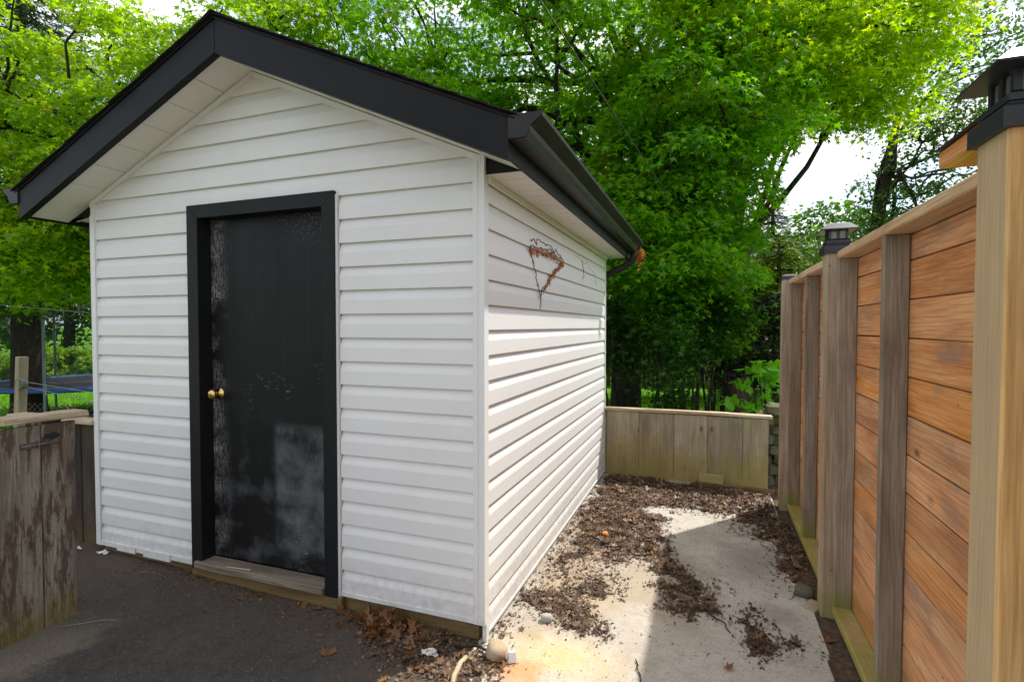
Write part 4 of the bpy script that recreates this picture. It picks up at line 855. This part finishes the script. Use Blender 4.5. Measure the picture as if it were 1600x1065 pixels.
# conifers
def conifer(name, label, u, v, h, rad, leaf, n_lay, seed, zlow=.3, tr=.16, droop=.45, size=(.10, .2), dens_=26, top=1.0):
    r = np.random.default_rng(seed); z0 = gz(u, v)-.1; t = empty(name, tuple(yp(u, v, z0)), label, 'tree')
    tb = MB(); tb.tube([yp(u, v, z0), yp(u, v, z0+.5), yp(u+.03, v, z0+h*.5), yp(u, v, z0+h)], [tr*1.25, tr, tr*.6, .02], 12)
    Ps, Ns, Ds = [], [], []
    for i in range(n_lay):
        f = (i+r.random()*.6)/n_lay; z = zlow+(h+z0-zlow)*f; L = rad*(1-f)**.8*r.uniform(.75, 1.15)+.15; nb = max(5, int(9*(1-f)+4))
        for j in range(nb):
            a = 2*math.pi*(j+r.random())/nb; Lb = L*r.uniform(.7, 1.1); d = np.array([math.cos(a), math.sin(a), 0])
            s = np.linspace(.1, 1, 7); pl = yp(u, v, z)+d*(s*Lb)[:, None]; pl[:, 2] += -droop*Lb*s**1.5+.18*Lb*s**3
            tb.tube(pl, list(np.linspace(.022, .005, 7)), 4, False)
            m_ = int(dens_*Lb*4)+6; q = r.random(m_)**.7; sd = np.array([-d[1], d[0], 0]); wd = r.normal(0, 1, m_)*.20*(Lb**.5)*(1.1-q*.6)
            p = yp(u, v, z)+d*(q*Lb)[:, None]+sd*wd[:, None]; p[:, 2] += -droop*Lb*q**1.5+.18*Lb*q**3-np.abs(r.normal(0, .08, m_))-np.abs(wd)*.35
            Ps.append(p); Ns.append(np.array([0, 0, 1])+r.normal(0, .5, (m_, 3))); Ds.append(d+sd*np.sign(wd)[:, None]*.8+r.normal(0, .3, (m_, 3))+np.array([0, 0, -.4]))
    P = np.concatenate(Ps); V, l_, s_ = leaves_np(P, np.concatenate(Ns), np.concatenate(Ds), r.uniform(size[0], size[1], len(P)), T_NEEDLE)
    tb.build('trunk', 'sprucebark', t, smooth=True, fix=False); np_mesh('crown', V, l_, s_, leaf, t); return t
conifer('spruce_tree', 'tall dark spruce with bare lower trunk beside the trampoline', -10.95, 12.0, 12, 3.4, 'needle', 26, 5, zlow=2.3, tr=.33, dens_=30, size=(.12, .26))
conifer('spruce_tree', 'slim dark spruce tip showing in the sky gap behind the maple', 7.8, 16, 6.9, 1.5, 'needle', 20, 6, zlow=.5, dens_=26)
conifer('cedar_tree', 'feathery yellow-green cedar beyond the far fence post', 6.1, 12.2, 4.3, 1.7, 'cedarleaf', 20, 7, zlow=.2, droop=.25, size=(.10, .22), dens_=42)
conifer('cedar_tree', 'feathery green cedar further back right of the sky gap', 9.3, 17, 5.2, 2.2, 'cedarleaf', 18, 8, zlow=.2, droop=.25, size=(.14, .28), dens_=30)
# understorey shrubs
def shrub(name, label, u, v, env, leaf, seed, stems=5, per=150, size=(.05, .11), T=T_MAPLE, group=None):
    r = np.random.default_rng(seed); z0 = gz(u, v)-.05; t = empty(name, tuple(yp(u, v, z0)), label, 'shrub', group); tb = MB()
    Ps, Ns, Ds = [], [], []; ru, rv, zb, zt, nC = env
    for i in range(stems):
        a = r.uniform(0, 6.28); tb.tube(polyv([yp(u+.08*math.cos(a), v+.08*math.sin(a), z0), yp(u+.3*ru*math.cos(a), v+.3*rv*math.sin(a), z0*.4+zt*.2), yp(u+.6*ru*math.cos(a), v+.6*rv*math.sin(a), zt*.8)], 8, .015), list(np.linspace(.03, .01, 8)), 6)
    for i in range(nC):
        a = r.uniform(0, 6.28); q = math.sqrt(r.random()); zz = r.uniform(zb, zt); w_ = math.sqrt(max(.15, 1-((zz-(zb+zt)/2)/((zt-zb)/2+.05))**2))
        c = yp(u+ru*q*w_*math.cos(a), v+rv*q*w_*math.sin(a), zz); P = c+r.normal(0, 1, (per, 3))*np.array([.2, .2, .10])
        Ps.append(P); Ns.append(np.array([0, 0, 1])+r.normal(0, .6, (per, 3))); Ds.append(r.normal(0, 1, (per, 3))*np.array([1, 1, .4])+np.array([0, 0, -.3]))
    P = np.concatenate(Ps); V, l_, s_ = leaves_np(P, np.concatenate(Ns), np.concatenate(Ds), r.uniform(size[0], size[1], len(P)), T)
    tb.build('stems', 'bark', t, smooth=True, fix=False); np_mesh('foliage', V, l_, s_, leaf, t); return t
shrub('understorey_shrub', 'dark leafy shrub behind the shed corner above the low fence', 1.65, 8.2, (.55,.5,.75,1.7,22), 'leaf_shrub', 31, per=110)
shrub('understorey_shrub', 'dark upright shrub with a leafy foot left of the clear stems', 2.2, 7.6, (.34,.4,-.05,1.5,22), 'leaf_shrub', 32, per=100)
shrub('understorey_shrub', 'thin shrub with clear forked stems in front of the lawn', 3.05, 8.8, (.75,.5,.95,1.9,24), 'leaf_shrub', 33, stems=9)
shrub('understorey_shrub', 'forked bare-stemmed shrub beside the old stump', 3.55, 9.2, (.6,.5,.85,1.9,20), 'leaf_main', 34, stems=7)
shrub('purple_shrub', 'purple-black shrub above the broad-leaved bush by the fence', 4.3, 9.2, (.75,.6,.3,1.75,36), 'leaf_purple', 35)
shrub('understorey_shrub', 'dark shrub filling the shade under the maple', 1.0, 10.6, (1.6,.6,.85,1.9,30), 'leaf_shrub', 36, per=110)
shrub('understorey_shrub', 'dark shrub in the deep shade right of the maple trunk', 3.6, 11.2, (1.5,.6,.95,2.0,30), 'leaf_shrub', 37, per=110)
# broad-leaved bush, every leaf a part
hb = empty('broad_leaved_bush', tuple(yp(3.1, 6.7, gz(3.1, 6.7))), 'bright green broad-leaved bush behind the low back fence by the tall fence', 'bush')
V, l_, s_ = leaves_np(np.array([[0., 0, 0]]), np.array([[0., 0, 1]]), np.array([[0., 1, 0]]), [1.0], T_OVAL); t_ = np_mesh('leaf', V, l_, s_, 'leaf_hyd'); hmesh = t_.data; bpy.data.objects.remove(t_)
st = MB()
for i in range(150):
    a, q = random.uniform(0, 6.28), random.random()**.5; zz = random.uniform(.05, 1.0); w_ = (1-((zz-.35)/.75)**2)
    p = Vector(yp(3.2+.55*q*w_*math.cos(a), 6.7+.4*q*w_*math.sin(a), zz))
    mw = Matrix.Translation(p) @ Matrix.Rotation(random.uniform(0, 6.28), 4, 'Z') @ Matrix.Rotation(random.uniform(-1.1, .1), 4, 'X') @ Matrix.Rotation(random.uniform(-.4, .4), 4, 'Y') @ Matrix.Scale(random.uniform(.11, .19), 4)
    link('leaf', hmesh, hb, mw)
for i in range(9):
    a = random.uniform(0, 6.28); st.tube([yp(3.2, 6.7, gz(3.2, 6.7)-.05), yp(3.2+.2*math.cos(a), 6.7+.2*math.sin(a), .2), yp(3.2+.4*math.cos(a), 6.7+.3*math.sin(a), .8)], [.012, .009, .005], 6)
st.build('stems', 'bark', hb)
# stump, lumber, neighbour boards, drive
sp_ = MB(); c = yp(3.55, 8.4, 0)
sp_.rings([[(c[0]+(r_+.02*math.sin(3*a+z))*math.cos(a), c[1]+(r_+.02*math.sin(3*a+z))*math.sin(a), z+(.06*math.cos(a) if z > .5 else 0)) for a in [2*math.pi*j/16 for j in range(16)]] for r_, z in ((.36, -.75), (.28, -.5), (.22, -.1), (.19, .3), (.185, .56))])
setp(sp_.build('tree_stump', 'sprucebark', None, smooth=False), 'old broken tree stump behind the low back fence', 'stump')
lp = empty('lumber_pile', tuple(yp(2.4, 8.2, -.6)), 'dark boards lying in a low heap behind the back fence', 'lumber')
for i in range(7):
    a, b_ = yp(1.3+random.uniform(-.2, .2), 8.0+.12*i, -.12+.035*(i % 3)), yp(3.4+random.uniform(-.2, .2), 8.1+.12*i, -.10+.04*(i % 3))
    plank('board', 'darkwood', lp, a, b_, .14, .035, yp(0, 1, 0)-yp(0, 0, 0), 3, seed=i)
for i in (0, 1, 2): plank('bearer', 'darkwood', lp, yp(1.5+.8*i, 7.9, -.70), yp(1.5+.8*i, 8.9, -.25), .1, .5, (0, 0, 1), 2, seed=i)
nf = empty('neighbour_fence', tuple(yp(3, 19, -.7)), 'dark brown board fence far behind the maple', 'fence')
for i in range(60):
    u = -1.5+i*.16; plank('board', 'darkwood', nf, yp(u, 19, -.8), yp(u, 19, 1.05+random.uniform(-.02, .02)), .15, .02, yp(1, 0, 0)-yp(0, 0, 0), 1, seed=i % 4)
dv = np.array([yp(-1, 12.6, 0), yp(9, 12.2, 0), yp(9, 13.4, 0), yp(-1, 13.8, 0)]); 
nu = 24; V = []; 
for i in range(nu+1):
    for v_ in (11.4, 12.4): p = yp(-1+8*i/nu, v_, 0); p[2] = float(ground_z(p[0], p[1]))+.035; V.append(p)
o = MB().add(V, [(2*i, 2*i+2, 2*i+3, 2*i+1) for i in range(nu)]).build('path', 'road', None); o['kind'] = 'structure'

# left yard: trampoline, stake, lines, heap, hedge
tp_ = empty('trampoline', tuple(yp(-10.4, 13.2, gz(-10.4, 13.2))), 'round trampoline with blue edge pad and net poles on the lawn', 'trampoline')
cz = .04; cu, cv, Rr = -10.4, 13.2, 2.1; gzt = gz(cu, cv)
ring = lambda rr, z, k=48: [tuple(yp(cu+rr*math.cos(2*math.pi*j/k), cv+rr*math.sin(2*math.pi*j/k), z)) for j in range(k)]
m = MB(); m.rings([ring(Rr-.28, cz), ring(Rr-.28, cz+.03), ring(Rr+.03, cz+.03), ring(Rr+.05, cz-.03), ring(Rr+.03, cz-.06), ring(Rr-.26, cz-.01)], caps=False); m.build('edge_pad', 'blue', tp_, smooth=True)
m = MB(); m.v = ring(Rr-.28, cz+.004); m.f = [tuple(range(48))]; m.build('jumping_mat', 'blackmat', tp_)
for j in range(8):
    a = 2*math.pi*(j+.35)/8; pu, pv = cu+(Rr+.06)*math.cos(a), cv+(Rr+.06)*math.sin(a)
    MB().tube([yp(pu, pv, gzt-.02), yp(pu, pv, 1.75), yp(pu-.06*math.cos(a), pv-.06*math.sin(a), 1.9)], .03, 8).build('net_pole', 'pole', tp_)
m = MB(); m.rings([ring(Rr-.02, cz+.04), ring(Rr-.02, 1.8)], caps=False); m.build('net', 'net', tp_)
stake = empty('fence_stake', (-4.95, .70, -.6), 'grey wooden stake with a coil of wire behind the gate', 'stake')
plank('stake', 'greywood', stake, (-5.02, .70, -.7), (-4.92, .74, 1.12), .075, .06, (0, 1, 0), 4, .003)
m = MB()
for j in range(4): m.tube([(-4.90+.05*math.cos(t)+.01*j, .70+.03*j*.3, .88+.045*math.sin(t)) for t in np.linspace(0, 6.28, 14)], .005, 5)
m.build('wire_coil', 'wire', stake)
for p, lb in (([(-4.90,.72,.90),(-2.72,1.2,.70)], 'upper grey wire strung from the stake to the shed'), ([(-4.90,.72,.86),(-2.72,1.0,.60)], 'lower grey wire strung from the stake to the shed'), ([(-9,2.2,1.75),(-2.72,2.4,1.38)], 'thin wire crossing in front of the spruce trunk')):
    setp(MB().tube(polyv(p, 9)-np.stack([np.zeros(9), np.zeros(9), .03*np.sin(np.linspace(0, 3.14, 9))], -1), .004, 5).build('line_wire', 'wire', None), lb, 'wire')
# wire mesh round the spruce foot
gm = MB(); 
for i in range(26):
    a = yp(-11.9+i*.12, 11.2, -.72); b_ = yp(-11.9+i*.12+.5, 11.2, -.22); c_ = yp(-11.9+i*.12-.5, 11.2, -.22)
    gm.tube([a, b_], .004, 4); gm.tube([a, c_], .004, 4)
setp(gm.build('wire_mesh_guard', 'wire', None), 'low wire mesh guard in front of the spruce foot', 'wire mesh')
th = MB(); rr = np.random.default_rng(3); c = yp(-9.9, 12.0, gz(-9.9, 12.0))
th.rings([[(c[0]+s*(.75+.1*rr.random())*math.cos(a), c[1]+s*(.35+.08*rr.random())*math.sin(a), c[2]+z+.04*rr.random()) for a in [2*math.pi*j/14 for j in range(14)]] for s, z in ((1, -.05), (1.02, .08), (.8, .2), (.35, .27))])
setp(th.build('tarp_heap', 'blackmat', None), 'low black covered heap on the grass by the trampoline', 'heap')
for i, (u, v, lb) in enumerate([(-16.5,19,'sunlit hedge bush left behind the trampoline'),(-13.8,19.5,'sunlit hedge bush in the middle behind the trampoline'),(-11.2,19.5,'sunlit hedge bush behind the right trampoline poles'),(-8.6,19.5,'sunlit hedge bush hidden partly by the shed'),(-19,18.5,'sunlit hedge bush at the far left edge')]):
    shrub('hedge_bush', lb, u, v, (1.5,.8,-.5,.55,40), 'leaf_hedge', 60+i, stems=3, per=110, size=(.14,.26), group='hedge bushes behind the trampoline')
# belt of trees at the end of the yards
belt = [(-31,31,9,5.5),(-25,30,10,5.5),(-19,33,11,5.5),(-12,30,12,5.5),(-6,31,13,5.5),(0,29,12,5.2),(5.5,30,10,5),(12,31,8,4.6),(19,33,8.5,5),(26,32,9,5.5)]
where = ['leftmost','second from left','third from left','behind the shed ridge on the left','behind the shed ridge on the right','behind the great maple on its left','behind the great maple on its right','behind the leaning trunk','right behind the near lamp post','rightmost']
for i, (u, v, h, rd) in enumerate(belt):
    tree('background_tree', 'full green tree in the far belt, '+where[i], (u, v), [(u,v,G0-.1,.3),(u,v,h*.3,.22),(u+.2,v,h*.6,.14),(u,v,h*.8,.07)], [(u,v,h*.55,rd*.75,rd*.6,h*.52,85)], 'farleaf', T_QUAD, (.26, .46), 'bark', group='trees at the end of the yards', limbs=3, per=110, spread=1.15, seed=80+i, brad=.05)
shade = [(-1.5,16,1.6),(2.0,16.5,1.7),(5.2,16,1.6),(8.3,16.5,1.5)]
for i, (u, v, z) in enumerate(shade):
    shrub('boundary_shrub', ['dark boundary shrub behind the maple on the left','dark boundary shrub right behind the maple trunk','dark boundary shrub beyond the cedar','dark boundary shrub behind the leaning tree'][i], u, v, (1.6,.7,.35,2.9,70), 'leaf_dark', 90+i, stems=5, per=110, size=(.12,.22))
# overhead service cable
a, b_ = Vector((.206, .15, 2.96)), Vector((.63, 5.3, 2.90)); d = (b_-a); pts = [a+d*t+Vector((0, 0, .05*(t-.5)**2)) for t in np.linspace(-1.2, 1.75, 24)]
setp(MB().tube(pts, .0038, 6).build('overhead_cable', 'cable', None), 'black overhead cable sloping down across the maple foliage', 'cable')
# grass blades on the lawn in view
def grass():
    n = 60000; u = rng.uniform(-17, 9, n); v = rng.uniform(7.2, 17, n); k = ~((u > -5.5) & (u < .6)); u, v = u[k], v[k]
    X = .9877+u*CY-v*SY; Y = -2.2732+u*SY+v*CY; P = np.stack([X, Y, ground_z(X, Y)], -1)
    V, l_, s_ = leaves_np(P, rng.normal(0, 1, (len(u), 3))*np.array([1, 1, .2]), np.array([0, 0, 1])+rng.normal(0, .35, (len(u), 3)), rng.uniform(.06, .14, len(u)), T_NEEDLE)
    setp(np_mesh('grass', V, l_, s_, 'grassblade'), 'bright green lawn grass in the yards behind', 'grass', kind='stuff')
grass()
